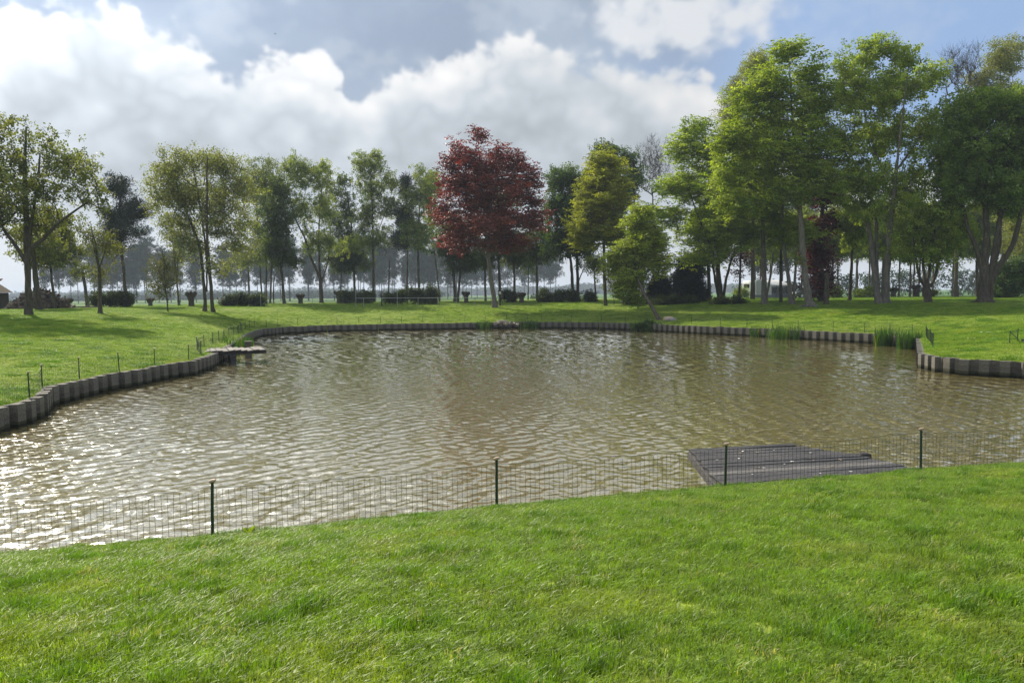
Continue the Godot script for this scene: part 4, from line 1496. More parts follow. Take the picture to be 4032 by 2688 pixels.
func make_far_trees() -> void:
	var protos: Array[Node3D] = []
	for k in 4:
		var tall := 26.0 + k * 1.4
		var lean := rng.randfn(0.0, 0.25)
		protos.append(tree("far_poplar", "hazy slender poplar no %d of the row beyond the green field" % k, V(-60 + k, 1.1, -290), [[0, -0.3, 0, 0.26, lean, tall * 0.45, 0, 0.2, lean * 1.5, tall * 0.9, 0, 0.06]],
			[[lean, tall * 0.58, 0, 3.4, tall * 0.24, 3.2], [lean, tall * 0.82, 0, 3.7, tall * 0.17, 3.4], [lean - 0.6, tall * 0.42, 0.3, 1.8, 2.4, 1.8]], "farpoplar", 30, "dark", "far poplars beyond the field"))
	var spots := []
	var x := -215.0
	while x < -18.0:
		spots.append([x, 360.0 + rng.randfn(0.0, 6.0)])
		x += rng.randf_range(2.6, 5.4) if rng.randf() < 0.9 else 8.0
	x = -92.0
	while x < 30.0:
		spots.append([x, 440.0 + rng.randfn(0.0, 9.0)])
		x += rng.randf_range(2.8, 5.6)
	x = 66.0
	while x < 92.0:
		spots.append([x, 225.0 + rng.randfn(0.0, 5.0)])
		x += rng.randf_range(2.4, 5.0)
	for i in spots.size():
		var o: Node3D = protos[i] if i < 4 else protos[rng.randi() % 4].duplicate()
		if i >= 4:
			o.name = "far_poplar"
			add_child(o, true)
		tag(o, "hazy slender poplar in the far rows beyond the green field", "tree", "far poplars beyond the field")
		o.position = V(spots[i][0], 1.0, -spots[i][1])
		o.rotation.y = rng.randf() * TAU
		var s := rng.randf_range(0.85, 1.12)
		o.scale = V(s, s * rng.randf_range(0.92, 1.1), s)
	# thin young trees at the far right edge of the lawn
	var slim: Array[Node3D] = []
	for k in 3:
		slim.append(tree("slender_tree", "slim light-leaved trunk in the rear row %d" % k, V(50 + k, 2.2, -105), [[0, -0.2, 0, 0.17, 0.1, 5.0, 0, 0.13, 0.25 * (k - 1), 9.5, 0, 0.05], [0.05, 4.2, 0, 0.07, 0.9 - k * 0.7, 7.5, 0.3, 0.03]],
			[[0, 8.6, 0, 2.2, 2.2, 2.0], [0.3, 6.6, 0.2, 2.0, 1.4, 1.8], [-0.4, 11.0, 0, 1.8, 2.0, 1.7]], "ash" if k != 1 else "maple", 120, "grey" if k == 1 else "dark", "slim trees in the rear row"))
	var at := [[44.0, 106.0], [46.2, 104.0], [48.0, 107.5], [49.2, 103.0], [53.0, 106.0], [55.3, 104.0], [56.2, 107.0], [58.6, 103.0], [60.3, 105.5], [61.4, 102.0], [62.8, 104.0], [64.0, 106.5], [65.5, 103.0], [67.5, 105.0], [41.2, 110.0], [36.0, 112.0], [38.4, 115.0], [43.0, 113.0], [47.2, 112.0], [51.0, 110.5], [54.2, 113.0], [57.6, 111.0], [60.9, 112.0], [63.4, 110.5], [66.6, 111.0], [69.4, 108.0], [52.2, 101.5], [30.5, 114.0]]
	for i in at.size():
		var o: Node3D = slim[i] if i < 3 else slim[i % 3].duplicate()
		if i >= 3:
			o.name = "slender_tree"
			add_child(o, true)
		tag(o, "slim light-leaved trunk in the rear row along the far lawn edge", "tree", "slim trees in the rear row")
		o.position = on_ground(at[i][0], at[i][1])
		o.rotation.y = rng.randf() * TAU
	# woods that read as one hazy mass
	for w in [["woodland", "blue-green wood across the field behind the slim rear trees", 74.0, 300.0, 235.0, 245.0, 9.5, 420], ["woodland", "pale hazy wood on the far horizon beyond the poplars", -900.0, 420.0, 1250.0, 1500.0, 15.0, 900], ["woodland", "hazy hedgerow trees in the middle distance of the field", -420.0, -60.0, 640.0, 700.0, 6.0, 150]]:
		var where := []
		var colors := []
		for i in int(w[7]):
			var f := rng.randf()
			var xx := lerpf(w[2], w[3], f)
			var depth := lerpf(w[4], w[5], rng.randf())
			var top: float = w[6] * (0.62 + 0.5 * nc.get_noise_2d(xx * 0.9, float(w[4])) + 0.25 * rng.randf())
			if top < w[6] * 0.42 and w[4] > 500.0:
				continue
			var s := depth / 75.0
			for j in 9:
				where.append(Transform3D(Basis(Vector3.UP, rng.randf() * TAU).scaled(Vector3.ONE * s * rng.randf_range(0.7, 1.3)), V(xx + gauss() * s * 0.5, 1.1 + top * pow(rng.randf(), 0.7), -depth)))
				colors.append(Color(0.045, 0.075, 0.03) * rng.randf_range(0.7, 1.4))
		var o := scatter(w[0], leaf_mesh["round"], mats["far_leaf"], where, colors)
		o.set_meta("label", w[1])


func make_bushes() -> void:
	var rows := [
		["dark rounded bush behind the young pollarded tree", -44.4, 86.5, 4.5, 1.9, "bush"], ["long low dark hedge beside the clump of four stems", -31.6, 91.0, 5.0, 1.35, "bush"],
		["dark evergreen bush beneath the dark conifer-like tree", -19.9, 99.5, 4.3, 1.7, "bush"], ["dark evergreen bush past the bird table", -14.3, 96.3, 2.9, 1.75, "bush"],
		["loose tall shrub behind the grey tube rail", -11.0, 95.7, 3.7, 2.2, "bush"], ["round shrub just behind the copper beech trunk", -0.2, 99.0, 1.9, 1.5, "bush"],
		["clipped rectangular hedge under the dense dark-green tree", 6.0, 97.5, 5.4, 1.55, "bush"], ["small bush at the far end of the clipped hedge", 9.6, 95.5, 1.4, 1.25, "bush"],
		["low ground cover under the leaning tree's crown", 14.1, 86.0, 3.0, 0.75, "bush"], ["low ground cover before the black conifers", 17.6, 83.0, 4.6, 0.65, "bush"],
		["low ground cover beside the bright fresh beech", 21.9, 78.6, 3.2, 0.5, "bush"], ["light green shrub before the caravan's tail", 30.6, 103.5, 1.3, 1.6, "greenbush"],
		["light green shrub between the parked cars and slim trees", 42.4, 101.0, 1.5, 1.7, "greenbush"], ["small light green shrub with a thin stem", 44.2, 98.5, 1.2, 1.2, "greenbush"],
		["yellow-green bush behind the slim dark lone trunk", 46.8, 101.0, 1.6, 1.3, "greenbush"], ["small yellowish bush beside the square pollard stump", 56.6, 104.5, 1.0, 1.0, "greenbush"]]
	for k in rows:
		var w: float = k[3] / 2.0
		var h: float = k[4]
		var lobes := []
		var stems := []
		var n := maxi(1, roundi(w / 0.8))
		for i in n:
			var x := (i + 0.5) / n * 2.0 * w - w
			lobes.append([x, h * 0.52, rng.randfn(0.0, 0.15), w / n * 1.15, h * 0.5 * rng.randf_range(0.85, 1.1), 0.8])
			stems.append([0, -0.1, 0, 0.05, x * 0.5, h * 0.15, 0, 0.04, x + gauss() * 0.05, h * 0.5, 0, 0.02])
		tree("bush" if h > 0.9 else "ground_cover", k[0], on_ground(k[1], k[2]), stems, lobes, k[5], int(26 * w * sqrt(h)), "dark")


func _ready() -> void:
	rng.seed = 4711
	for k in [[na, 3, 0.01, 4], [nb, 8, 0.01, 3], [nc, 15, 0.012, 2]]:
		var f: FastNoiseLite = k[0]
		f.seed = k[1]
		f.frequency = k[2]
		f.noise_type = FastNoiseLite.TYPE_SIMPLEX_SMOOTH
		f.fractal_octaves = k[3]
		f.fractal_type = FastNoiseLite.FRACTAL_FBM
	var cam := Camera3D.new()
	cam.name = "camera"
	add_child(cam)
	cam.position = V(0, 3.3, 0)
	cam.basis = Basis(Vector3.RIGHT, deg_to_rad(-3.52)) * Basis(Vector3.BACK, deg_to_rad(-0.65))
	cam.fov = 47.57
	cam.near = 0.1
	cam.far = 9000.0
	cam.current = true
	var env := Environment.new()
	env.background_mode = Environment.BG_SKY
	env.sky = make_sky()
	env.sky_rotation = V(0, PI, 0)  # so that the middle of the panorama lies ahead
	env.background_energy_multiplier = SKY_ENERGY
	env.tonemap_mode = Environment.TONE_MAPPER_LINEAR
	env.tonemap_exposure = EXPOSURE
	env.sdfgi_enabled = true
	env.ssao_enabled = true
	env.ssil_enabled = true
	env.fog_enabled = true
	env.fog_density = FOG
	env.fog_light_color = Color(0.86, 0.92, 1.0)
	var world := WorldEnvironment.new()
	world.name = "world"
	world.environment = env
	add_child(world)
	var sun := DirectionalLight3D.new()
	sun.name = "sun"
	sun.light_energy = SUN_ENERGY
	sun.light_color = Color(1.0, 0.95, 0.86)
	sun.light_angular_distance = 0.6
	sun.shadow_enabled = true
	sun.sky_mode = DirectionalLight3D.SKY_MODE_LIGHT_ONLY
	add_child(sun)
	var az := deg_to_rad(SUN_AZ)
	var el := deg_to_rad(SUN_EL)
	var towards := V(sin(az) * cos(el), sin(el), -cos(az) * cos(el))
	sun.look_at_from_position(Vector3.ZERO, -towards, Vector3.UP)

	make_radius_table()
	make_materials()
	make_leaves()
	make_ground()
	make_water()
	make_wall()
	make_trees()
	make_far_trees()
	make_bushes()
	make_grass()
	make_fences()
	make_near_deck()
	make_far_dock()
	make_reeds()
	make_stumps()
	make_woodpile()
	make_shed()
	make_caravan()
	make_car()
	make_small_things()


func make_trees() -> void:
	tree("oak_tree", "large sparse olive-green oak with long low limb, in front of the woodpile", V(-34.78, 2.18, -55.75), [[0, -0.15, 0, 0.33, 0.07, 2.58, 0, 0.28, 0.1, 4.6, 0, 0.26, 0.16, 6.92, 0, 0.26, 0.22, 9.99, 0, 0.16, 0.48, 13.34, 0, 0.06], [0.16, 3.83, 0, 0.24, 0.35, 4.6, 0.05, 0.22, 1.39, 5.42, 0.14, 0.17, 2.69, 6.58, 0.26, 0.12, 4.99, 8.03, 0.44, 0.06], [0.11, 3.52, 0, 0.2, -0.65, 5.07, 0.23, 0.17, -1.65, 6.78, 0.5, 0.1], [0.14, 4.76, 0, 0.2, 1.13, 7.83, 0.53, 0.13, 2.04, 11.19, 1.11, 0.06]], [[-0.39, 13.35, 0.64, 1.88, 1.88, 2.07], [-0.05, 10.91, 0.43, 2.35, 1.88, 2.58], [0.78, 8.76, 0.87, 2.66, 1.88, 2.93], [2.32, 11.8, -0.57, 1.41, 1.57, 1.72], [3.17, 10.26, -0.05, 2.04, 1.57, 2.24], [4.7, 9.94, 0.59, 1.13, 1.72, 1.89], [4.47, 8.25, 0.14, 1.25, 0.88, 1.38], [-1.6, 7.86, 0.58, 1.88, 1.57, 2.07], [1.46, 6.9, -0.56, 1.88, 1.1, 2.07], [-3.34, 10.03, -0.08, 2.35, 3.45, 3.79], [-0.43, 6.31, -0.43, 2.19, 1.1, 2.41], [5.63, 8.4, 0.03, 0.69, 1, 1.1]], "oak", 430, "dark")
	tree("oak_tree", "slim dark trunk rising straight behind the woodpile top", V(-43.99, 2.3, -72), [[0.08, -0.15, 0, 0.35, -0.12, 2.89, 0, 0.3, -0.19, 4.89, 0, 0.22, -0.17, 6.89, 0, 0.12]], [[-0.13, 6.89, 0.1, 1.62, 1.82, 2], [0.81, 5.48, -0.53, 1.42, 1.01, 1.56]], "oak", 90, "dark")
	tree("deciduous_tree", "thin dark tree at the near end of the woodpile", V(-46.74, 2.3, -79.25), [[0, -0.15, 0, 0.2, -0.12, 2.17, 0, 0.17, -0.26, 4.83, 0, 0.13, -0.26, 7.47, 0, 0.07]], [[-0.13, 8.35, -0.44, 2, 2, 2.2], [0.33, 5.92, -0.38, 2.23, 1.34, 2.45], [-1.48, 5.28, 0.43, 1.34, 0.89, 1.47]], "olive", 150, "dark")
	tree("pollarded_trunk", "bare cut-off trunk between the woodpile and the dark bush", V(-53.07, 2.3, -97), [[0, -0.15, 0, 0.28, -0.22, 2.39, 0, 0.24, -0.5, 4.56, 0, 0.22]], [[-0.51, 4.45, 0.16, 0.76, 0.54, 0.84]], "olive", 8, "dark")
	tree("young_tree", "young pollarded tree with upright sprouting branches before the dark bush", V(-32.57, 2.12, -61.25), [[0, -0.15, 0, 0.2, 0.09, 2.05, 0, 0.17, 0.09, 3.69, 0, 0.15], [0.09, 3.55, 0, 0.08, -0.45, 5.3, -0.35, 0.05, -0.76, 6.83, -0.64, 0.02], [0.09, 3.62, 0, 0.08, 0.04, 5.46, 0.31, 0.05, -0.16, 7.16, 0.59, 0.02], [0.13, 3.62, 0, 0.08, 0.58, 5.45, -0.38, 0.05, 0.98, 6.81, -0.67, 0.02]], [[-0.28, 5.97, 0.11, 1.1, 1.2, 1.32], [0.63, 5.05, -0.3, 0.86, 1.03, 1.14], [0.03, 3.07, -0.33, 0.86, 0.69, 0.95]], "sparse", 70, "dark")
	tree("pine_tree", "tall dark pine leaning slightly behind the bush near the woodpile", V(-45.64, 2.3, -92), [[0, -0.15, 0, 0.28, -0.22, 3.29, 0, 0.24, -0.41, 7.39, 0, 0.19, -0.49, 10.45, 0, 0.15, -0.13, 14, 0, 0.08, 0.03, 15.26, 0, 0.04]], [[-0.18, 14, 0.44, 1.45, 1.55, 1.71], [0.94, 11.45, -0.42, 1.86, 1.65, 2.05], [-1.25, 10.46, -0.41, 1.86, 1.65, 2.05], [0.41, 8.66, 0.77, 2.07, 1.29, 2.27], [-1.19, 7.15, 0.41, 1.45, 0.93, 1.59]], "pine", 130, "dark")
	tree("young_tree", "small dark sparse sapling before the first pollard stump", V(-31.05, 2.03, -70), [[0, -0.15, 0, 0.09, -0.13, 1.8, 0, 0.08, -0.26, 4.54, 0, 0.05, -0.3, 5.51, 0, 0.03]], [[-0.25, 3.76, -0.27, 1.34, 1.65, 1.82], [-0.11, 2.12, 0.5, 1.42, 0.87, 1.56]], "sparse", 75, "dark")
	tree("slender_tree", "pair of thin bare stems beside the broad vase-shaped tree", V(-40.67, 2.3, -95), [[0, -0.15, 0, 0.12, -0.37, 4.36, 0, 0.1, -0.68, 10.16, 0, 0.05], [-0.21, 0, 0, 0.1, -0.19, 3.3, 0.07, 0.08, 0.23, 7.52, 0.17, 0.05]], [[-0.4, 9.11, 0.33, 1.33, 2.4, 2.64], [-0.17, 5.41, -0.36, 1.07, 1.6, 1.76]], "sparse", 60, "dark")
	tree("maple_tree", "broad vase-shaped multi-stemmed tree with pale young leaves", V(-29.56, 1.88, -75.75), [[-0.43, -0.15, 0, 0.22, -0.48, 3.22, 0, 0.2, -0.82, 6.6, 0, 0.16, -2.16, 10.39, 0, 0.1], [0.34, -0.01, 0, 0.23, 0.5, 3.21, 0.8, 0.21, 0.66, 6.58, 1.63, 0.17, 1.24, 11.19, 2.77, 0.12, 1.69, 14.51, 3.6, 0.05], [-0.19, 1.95, 0, 0.12, 0, 4.91, 0.32, 0.12, -0.1, 9.11, 0.76, 0.1, -0.57, 13.7, 1.26, 0.06]], [[-2.89, 13.32, 0.84, 2.34, 1.92, 2.57], [-0.54, 14.54, 0.77, 2.55, 1.49, 2.81], [1.96, 13.88, -0.3, 1.92, 1.92, 2.11], [-3.61, 11.24, -0.25, 2.34, 1.49, 2.57], [-0.43, 11.62, -0.88, 3.4, 1.92, 3.74], [3.37, 12, -0.64, 1.36, 2.34, 2.57], [-3.06, 8.93, -0.71, 2.13, 1.7, 2.34], [1.17, 9.1, -0.46, 2.98, 1.92, 3.28], [-1.46, 6.61, 0.17, 2.13, 1.49, 2.34], [2.77, 6.56, -0.65, 1.62, 1.7, 1.87], [1.42, 4.26, 0.2, 1.49, 0.77, 1.64]], "pale", 430, "dark")
	tree("poplar_tree", "clump of four tall narrow stems with feathery tops", V(-34.94, 2.3, -111), [[-0.81, -0.15, 0, 0.18, -0.91, 4.79, 0, 0.15, -1.11, 12.18, 0, 0.1, -1.18, 19.82, 0, 0.03], [-0.25, 0, 0, 0.18, -0.13, 6.01, -0.55, 0.15, 0.1, 15.23, -1.38, 0.1, 0.14, 20.72, -1.88, 0.03], [0.37, -0.01, 0, 0.18, 0.56, 6.01, -0.64, 0.15, 0.91, 13.39, -1.43, 0.1, 1.43, 20.58, -2.19, 0.03], [0.87, 0.05, 0, 0.12, 1.23, 3.52, 0.62, 0.1, 2.39, 5.06, 0.93, 0.05]], [[-1.1, 16.47, -0.06, 1.25, 4.05, 4.46], [0.09, 17.07, -0.57, 1.37, 4.05, 4.46], [1.25, 16.44, -0.06, 1.25, 4.05, 4.46], [-0.53, 10.95, 0.44, 2.37, 2.81, 3.09], [-1.28, 6.95, -0.68, 2, 1.87, 2.2], [-3.17, 6.05, 0.68, 1.87, 1.25, 2.06]], "poplar", 230, "dark")
	tree("dark_tree", "dense dark narrow tree beside the clump of four stems", V(-29.8, 2.3, -101.75), [[0, -0.15, 0, 0.28, -0.24, 3.3, 0, 0.24, -0.39, 7.84, 0, 0.18, -0.55, 14.03, 0, 0.08]], [[-0.57, 15.15, -0.8, 1.37, 2.17, 2.39], [-0.63, 11.5, 0.55, 2.06, 2.86, 3.14], [-0.4, 7.55, 0.61, 2.17, 2.29, 2.52], [0.86, 6.13, -0.53, 1.43, 1.43, 1.57]], "dark", 190, "dark")
	tree("dead_trunk", "bare dark dead trunk beside the long low hedge", V(-42.28, 2.3, -125), [[0, -0.15, 0, 0.22, -0.02, 3.89, 0, 0.19, -0.01, 6.26, 0, 0.17]], [], "none", 0, "dark")
	tree("ash_tree", "tall forked tree splitting low into three long limbs", V(-26.54, 2.3, -108.25), [[0, -0.15, 0, 0.36, -0.06, 2.48, 0, 0.32, -0.09, 3.63, 0, 0.3], [-0.09, 3.51, 0, 0.24, -1.22, 6.42, 0.5, 0.2, -1.93, 9.13, 0.95, 0.15, -3.17, 12.44, 1.52, 0.1, -3.75, 17.22, 2.29, 0.05], [-0.09, 3.39, 0, 0.22, -0.24, 7.01, -0.27, 0.18, -0.19, 11.03, -0.57, 0.13, 0.26, 16.58, -0.99, 0.06], [0.02, 2.91, 0, 0.15, 1.06, 5.79, 0.13, 0.12, 1.57, 9.09, 0.28, 0.08, 1.34, 11.79, 0.4, 0.04]], [[-3.58, 19, -0.74, 1.95, 1.95, 2.14], [-2.12, 17.5, -0.81, 1.95, 2.31, 2.54], [0.47, 17.89, -0.6, 1.52, 2.43, 2.68], [-2.84, 13.34, 0.9, 2.43, 2.55, 2.81], [0.6, 13.6, -0.71, 1.7, 3.04, 3.34], [-0.54, 9.12, 0.46, 2.31, 2.13, 2.54], [1.85, 8.19, 0.56, 1.52, 1.7, 1.87]], "ash", 280, "dark")
	tree("dark_tree", "dark conifer-like tree between the forked tree and the tall pale one", V(-25.31, 2.3, -125), [[0, -0.15, 0, 0.3, 0.01, 6.49, 0, 0.22, -0.31, 13.43, 0, 0.13, -1.22, 18.95, 0, 0.06]], [[-1.52, 17.92, 0.76, 1.97, 2.25, 2.47], [-2.06, 13.1, -0.35, 2.67, 2.95, 3.24], [-0.76, 9.27, -0.33, 2.95, 2.67, 3.24], [0.92, 6.48, 0.06, 2.95, 1.76, 3.24]], "dark", 200, "dark")
	tree("slender_tree", "thin trunk before the dark conifer-like tree", V(-27.56, 2.3, -125), [[0, -0.15, 0, 0.15, 0.3, 6.51, 0, 0.1, 0.54, 10.67, 0, 0.05]], [[0.37, 6.51, 0.45, 2.11, 1.76, 2.32]], "dark", 50, "dark")
	tree("ash_tree", "tall straight light-green tree with an open oval crown", V(-21.34, 2.3, -120), [[0, -0.15, 0, 0.3, 0.07, 6.23, 0, 0.25, 0.09, 12.89, 0, 0.18, 0.01, 18.19, 0, 0.1, -0.04, 22.01, 0, 0.04], [0.13, 8.9, 0, 0.1, 1.77, 13.53, -1.08, 0.07, 3.21, 18.15, -2.14, 0.03], [0.09, 10.23, 0, 0.1, -1.2, 14.89, 0.67, 0.06, -1.76, 19.52, 1.32, 0.03]], [[-0.99, 21.36, 0.46, 2.02, 1.75, 2.22], [1, 20.94, 0.56, 1.89, 2.02, 2.22], [-0.14, 17.86, -1.11, 3.1, 2.36, 3.41], [3.01, 18.48, 0.65, 1.35, 1.89, 2.08], [-1.03, 13.57, -0.76, 2.43, 2.36, 2.67], [2.33, 14.52, -0.29, 2.16, 2.36, 2.6], [0.35, 9.9, 0.26, 3.1, 1.89, 3.41], [-2.68, 8.93, 0.54, 1.69, 1.21, 1.85]], "ash", 320, "dark")
	tree("dead_trunk", "slim dead trunk past the tall straight light-green tree", V(-19.84, 2.3, -125), [[0, -0.15, 0, 0.18, 0.15, 3.63, 0, 0.15, 0.28, 6.63, 0, 0.13]], [[0.3, 7.81, -0.19, 1.54, 0.98, 1.7]], "bare", 14, "dark")
	tree("pine_tree", "dark pine half hidden behind a lighter ash", V(-16.29, 2.3, -121), [[0, -0.15, 0, 0.2, 0.17, 8.91, 0, 0.12, 0.16, 18.6, 0, 0.04]], [[0.15, 17.94, 0.56, 0.95, 1.7, 1.87], [-0.41, 13.27, 0.07, 1.63, 2.04, 2.24], [-0.96, 9.59, -0.24, 1.63, 1.36, 1.79]], "pine", 100, "dark")
	tree("ash_tree", "medium-green ash beside the copper beech, a dark pine behind it", V(-14.09, 2.3, -118.5), [[0, -0.15, 0, 0.26, -0.04, 4.77, 0, 0.22, -0.01, 10.04, 0, 0.15, 0.51, 16.58, 0, 0.06]], [[0.94, 18.86, -0.24, 1.66, 1.73, 1.9], [-0.56, 15.94, -0.58, 2.26, 2.33, 2.56], [1.74, 15.26, -0.86, 1.46, 2.66, 2.93], [-0.97, 11.69, -0.68, 2.53, 2.33, 2.78], [0.97, 9.7, 0.39, 2.66, 2.33, 2.93]], "ash", 240, "dark")
	tree("slender_tree", "thin leaning trunk at the edge of the copper beech crown", V(-11.57, 2.3, -125), [[0, -0.15, 0, 0.18, -0.41, 4.94, 0, 0.16, -1.01, 10.16, 0, 0.12, -1.34, 15.35, 0, 0.08, -1.06, 19.48, 0, 0.04]], [[-0.87, 18.1, 1.21, 1.54, 3.16, 3.48], [-1.17, 13.28, -0.64, 1.4, 2.46, 2.7]], "ash", 100, "dark")
	tree("dark_tree", "twin-trunked dark tree under the copper beech crown", V(-7.54, 2.3, -105), [[-0.12, -0.15, 0, 0.28, -0.19, 3.11, 0, 0.25, -0.32, 6.04, 0, 0.2, -0.56, 8.96, 0, 0.12], [0.24, 0, 0, 0.22, 0.52, 3.11, -0.79, 0.2, 0.68, 6.03, -1.53, 0.15, 1.02, 8.94, -2.27, 0.09]], [[-0.3, 6.92, 0.88, 2.36, 1.89, 2.6], [1.56, 5.73, 0.06, 2.36, 1.65, 2.6], [0.33, 9.53, -0.21, 2.95, 2.06, 3.24]], "dark", 170, "dark")
	tree("dark_tree", "dark trunk just beside the pale copper beech trunk", V(-3.8, 2.3, -113), [[0, -0.15, 0, 0.2, -0.01, 3.85, 0, 0.18, -0.08, 8.26, 0, 0.12]], [[-0.36, 6.38, -0.39, 1.9, 1.59, 2.09]], "dark", 60, "dark")
	tree("dark_tree", "sturdy dark trunk just behind the copper beech", V(-1.63, 2.3, -112), [[0, -0.15, 0, 0.26, -0.09, 3.18, 0, 0.24, -0.16, 7.55, 0, 0.18, 0.22, 13.13, 0, 0.1]], [[0.23, 13.75, 0.25, 3.46, 3.15, 3.81], [0.16, 8.17, 0.79, 3.15, 1.89, 3.46]], "dark", 130, "dark")
	tree("dark_tree", "dark trunk with slanting lower branches past the copper beech", V(0.39, 2.3, -115), [[0, -0.15, 0, 0.22, 0.04, 3.21, 0, 0.19, 0.02, 7.7, 0, 0.13], [0.03, 2.57, 0, 0.05, 1.28, 4.8, -0.06, 0.03, 2.26, 6.39, -0.11, 0.02]], [[0.33, 6.42, -0.15, 2.46, 2.07, 2.7], [0.67, 8.65, -0.88, 2.58, 1.94, 2.84]], "dark", 100, "dark")
	tree("dark_tree", "slim trunk midway between copper beech and clipped hedge", V(2.67, 2.3, -125), [[0, -0.15, 0, 0.14, 0.13, 6.17, 0, 0.1]], [[0.21, 6.86, 0.67, 1.76, 2.11, 2.32]], "dark", 45, "dark")
	tree("dark_tree", "dark trunk standing at the near end of the clipped hedge", V(3.67, 2.3, -110.75), [[0, -0.15, 0, 0.22, -0.02, 4.33, 0, 0.2, -0.05, 8.03, 0, 0.14, 0.17, 11.71, 0, 0.08]], [[0.57, 8.02, -0.9, 2.18, 2.49, 2.74]], "dark", 80, "dark")
	tree("copper_beech", "large copper beech with wine-red crown and pale curved trunk", V(-1.93, 1.78, -88), [[0.05, -0.15, 0, 0.42, -0.08, 1.27, 0, 0.34, -0.36, 3, 0, 0.32, -0.62, 5.21, 0, 0.3, -0.75, 6.43, 0, 0.28], [-0.76, 6.19, 0, 0.2, -0.91, 9.12, -0.01, 0.15, -1.34, 13.98, -0.03, 0.09, -1.62, 18.57, -0.04, 0.03], [-0.62, 5.7, 0, 0.18, 0.29, 7.64, 0.41, 0.16, 1.32, 11.04, 1.08, 0.1, 2.45, 15.63, 1.97, 0.04], [-0.71, 6.19, 0, 0.2, -0.41, 10.09, -0.81, 0.14, -0.1, 14.94, -1.81, 0.06], [-0.52, 5.7, 0, 0.14, 2.02, 8.11, 0.45, 0.1, 4.36, 11.49, 0.98, 0.05], [-0.77, 5.6, 0, 0.12, -2.89, 8.17, 0.84, 0.1, -5.15, 11.12, 1.77, 0.05]], [[-1.66, 19.2, 0.12, 0.99, 1.19, 1.31], [-2.09, 19.78, 0.11, 0.4, 0.49, 0.54], [0.8, 17.24, -0.42, 1.29, 1.38, 1.52], [-3.88, 17.3, -0.08, 1.68, 1.29, 1.85], [-4.96, 16.83, -0.19, 0.59, 0.69, 0.76], [-1.56, 15.68, 0.92, 3.46, 1.98, 3.81], [2.35, 16.12, -0.31, 1.73, 1.98, 2.18], [-4.62, 14.02, -0.07, 1.98, 2.08, 2.28], [-1.11, 12.77, 1.71, 4.45, 2.37, 4.89], [3.55, 13.44, 0.6, 2.08, 2.22, 2.45], [4.39, 14.16, 0.45, 0.89, 1.24, 1.36], [-5.45, 10.88, -0.07, 1.98, 1.58, 2.18], [-0.17, 9.84, -0.05, 5.44, 1.88, 5.98], [4.49, 10.03, 0.33, 1.78, 1.88, 2.07], [-3.73, 7.79, -0.04, 2.37, 1.09, 2.61], [1.76, 7.38, -0.48, 2.97, 1.29, 3.26], [-4.39, 6.62, -0.08, 1.09, 0.49, 1.2]], "redbeech", 520, "grey")
	tree("dark_tree", "dense dark-green tree on twin trunks above the clipped hedge", V(8.35, 2.28, -100.5), [[-0.39, -0.15, 0, 0.28, -0.49, 2.87, 0, 0.25, -0.75, 6.24, 0, 0.2, -1.33, 10.7, 0, 0.1], [0.28, 0, 0, 0.28, 0.3, 2.86, -0.57, 0.26, 0.27, 6.78, -1.34, 0.22, 0.25, 13.46, -2.66, 0.1], [0.3, 2.3, 0, 0.1, 0.98, 3.98, -0.12, 0.08, 1.66, 5.37, -0.23, 0.04]], [[-2.03, 15.42, 0.72, 1.92, 1.58, 2.11], [0.21, 15.12, 0.76, 2.15, 1.98, 2.36], [-2.33, 12.38, 0.23, 2.26, 2.37, 2.61], [0.18, 10.96, 0, 2.15, 2.82, 3.11], [-1.91, 8.04, -0.29, 2.37, 2.37, 2.61], [1, 7.33, -0.71, 1.69, 2.26, 2.48]], "darkgreen", 400, "dark")
	tree("oak_tree", "dark oak crown showing above the yellow-green lime", V(19.04, 2.3, -112), [[0, -0.15, 0, 0.32, -0.5, 5.45, 0, 0.28, -1.74, 12.92, 0, 0.2, -3.59, 18.49, 0, 0.1], [-1.11, 10.43, 0, 0.15, -1.23, 15.38, -0.63, 0.1, -1.41, 18.77, -1.06, 0.05]], [[-5.32, 20.84, 0.46, 2.14, 1.26, 2.35], [-2.65, 20.2, 0.46, 1.64, 1.51, 1.8], [-1.29, 17.54, -0.27, 1.13, 2.52, 2.77], [-5.77, 18.82, 0.39, 1.76, 1.38, 1.94], [-3.6, 15.41, 0.53, 1.89, 2.52, 2.77]], "darkgreen", 190, "dark")
	tree("bare_tree", "leafless grey tree behind the dark oak", V(21.65, 2.3, -118), [[0, -0.15, 0, 0.26, -0.07, 8.29, 0, 0.2, -0.13, 15.47, 0, 0.12]], [[-0.13, 20.02, 0.62, 2.39, 4.11, 4.52]], "bare", 300, "dark")
	tree("lime_tree", "yellow-green lime with drooping conical crown and straight trunk", V(10.48, 1.85, -86.5), [[0, -0.15, 0, 0.25, -0.09, 3, 0, 0.22, -0.12, 6.85, 0, 0.18, -0.15, 12.12, 0, 0.1, -0.18, 16.3, 0, 0.04]], [[-0.13, 15.54, 0.23, 1.85, 1.46, 2.03], [-0.24, 13.55, 0.53, 2.67, 1.85, 2.94], [-0.39, 10.93, -0.35, 3.3, 2.04, 3.63], [-2.33, 8.32, 0.28, 1.75, 1.36, 1.92], [0.47, 8.28, -0.46, 2.72, 1.85, 2.99], [-2.44, 7.12, -0.01, 1.07, 0.68, 1.18]], "lime", 460, "dark")
	tree("young_tree", "thin crooked trunk behind the yellow-green lime", V(10.78, 2.27, -99), [[0, -0.15, 0, 0.15, -0.15, 2.82, 0, 0.12, -0.36, 5.03, 0, 0.07]], [[-0.2, 4.59, 0.25, 1.22, 1.11, 1.35]], "ash", 30, "dark")
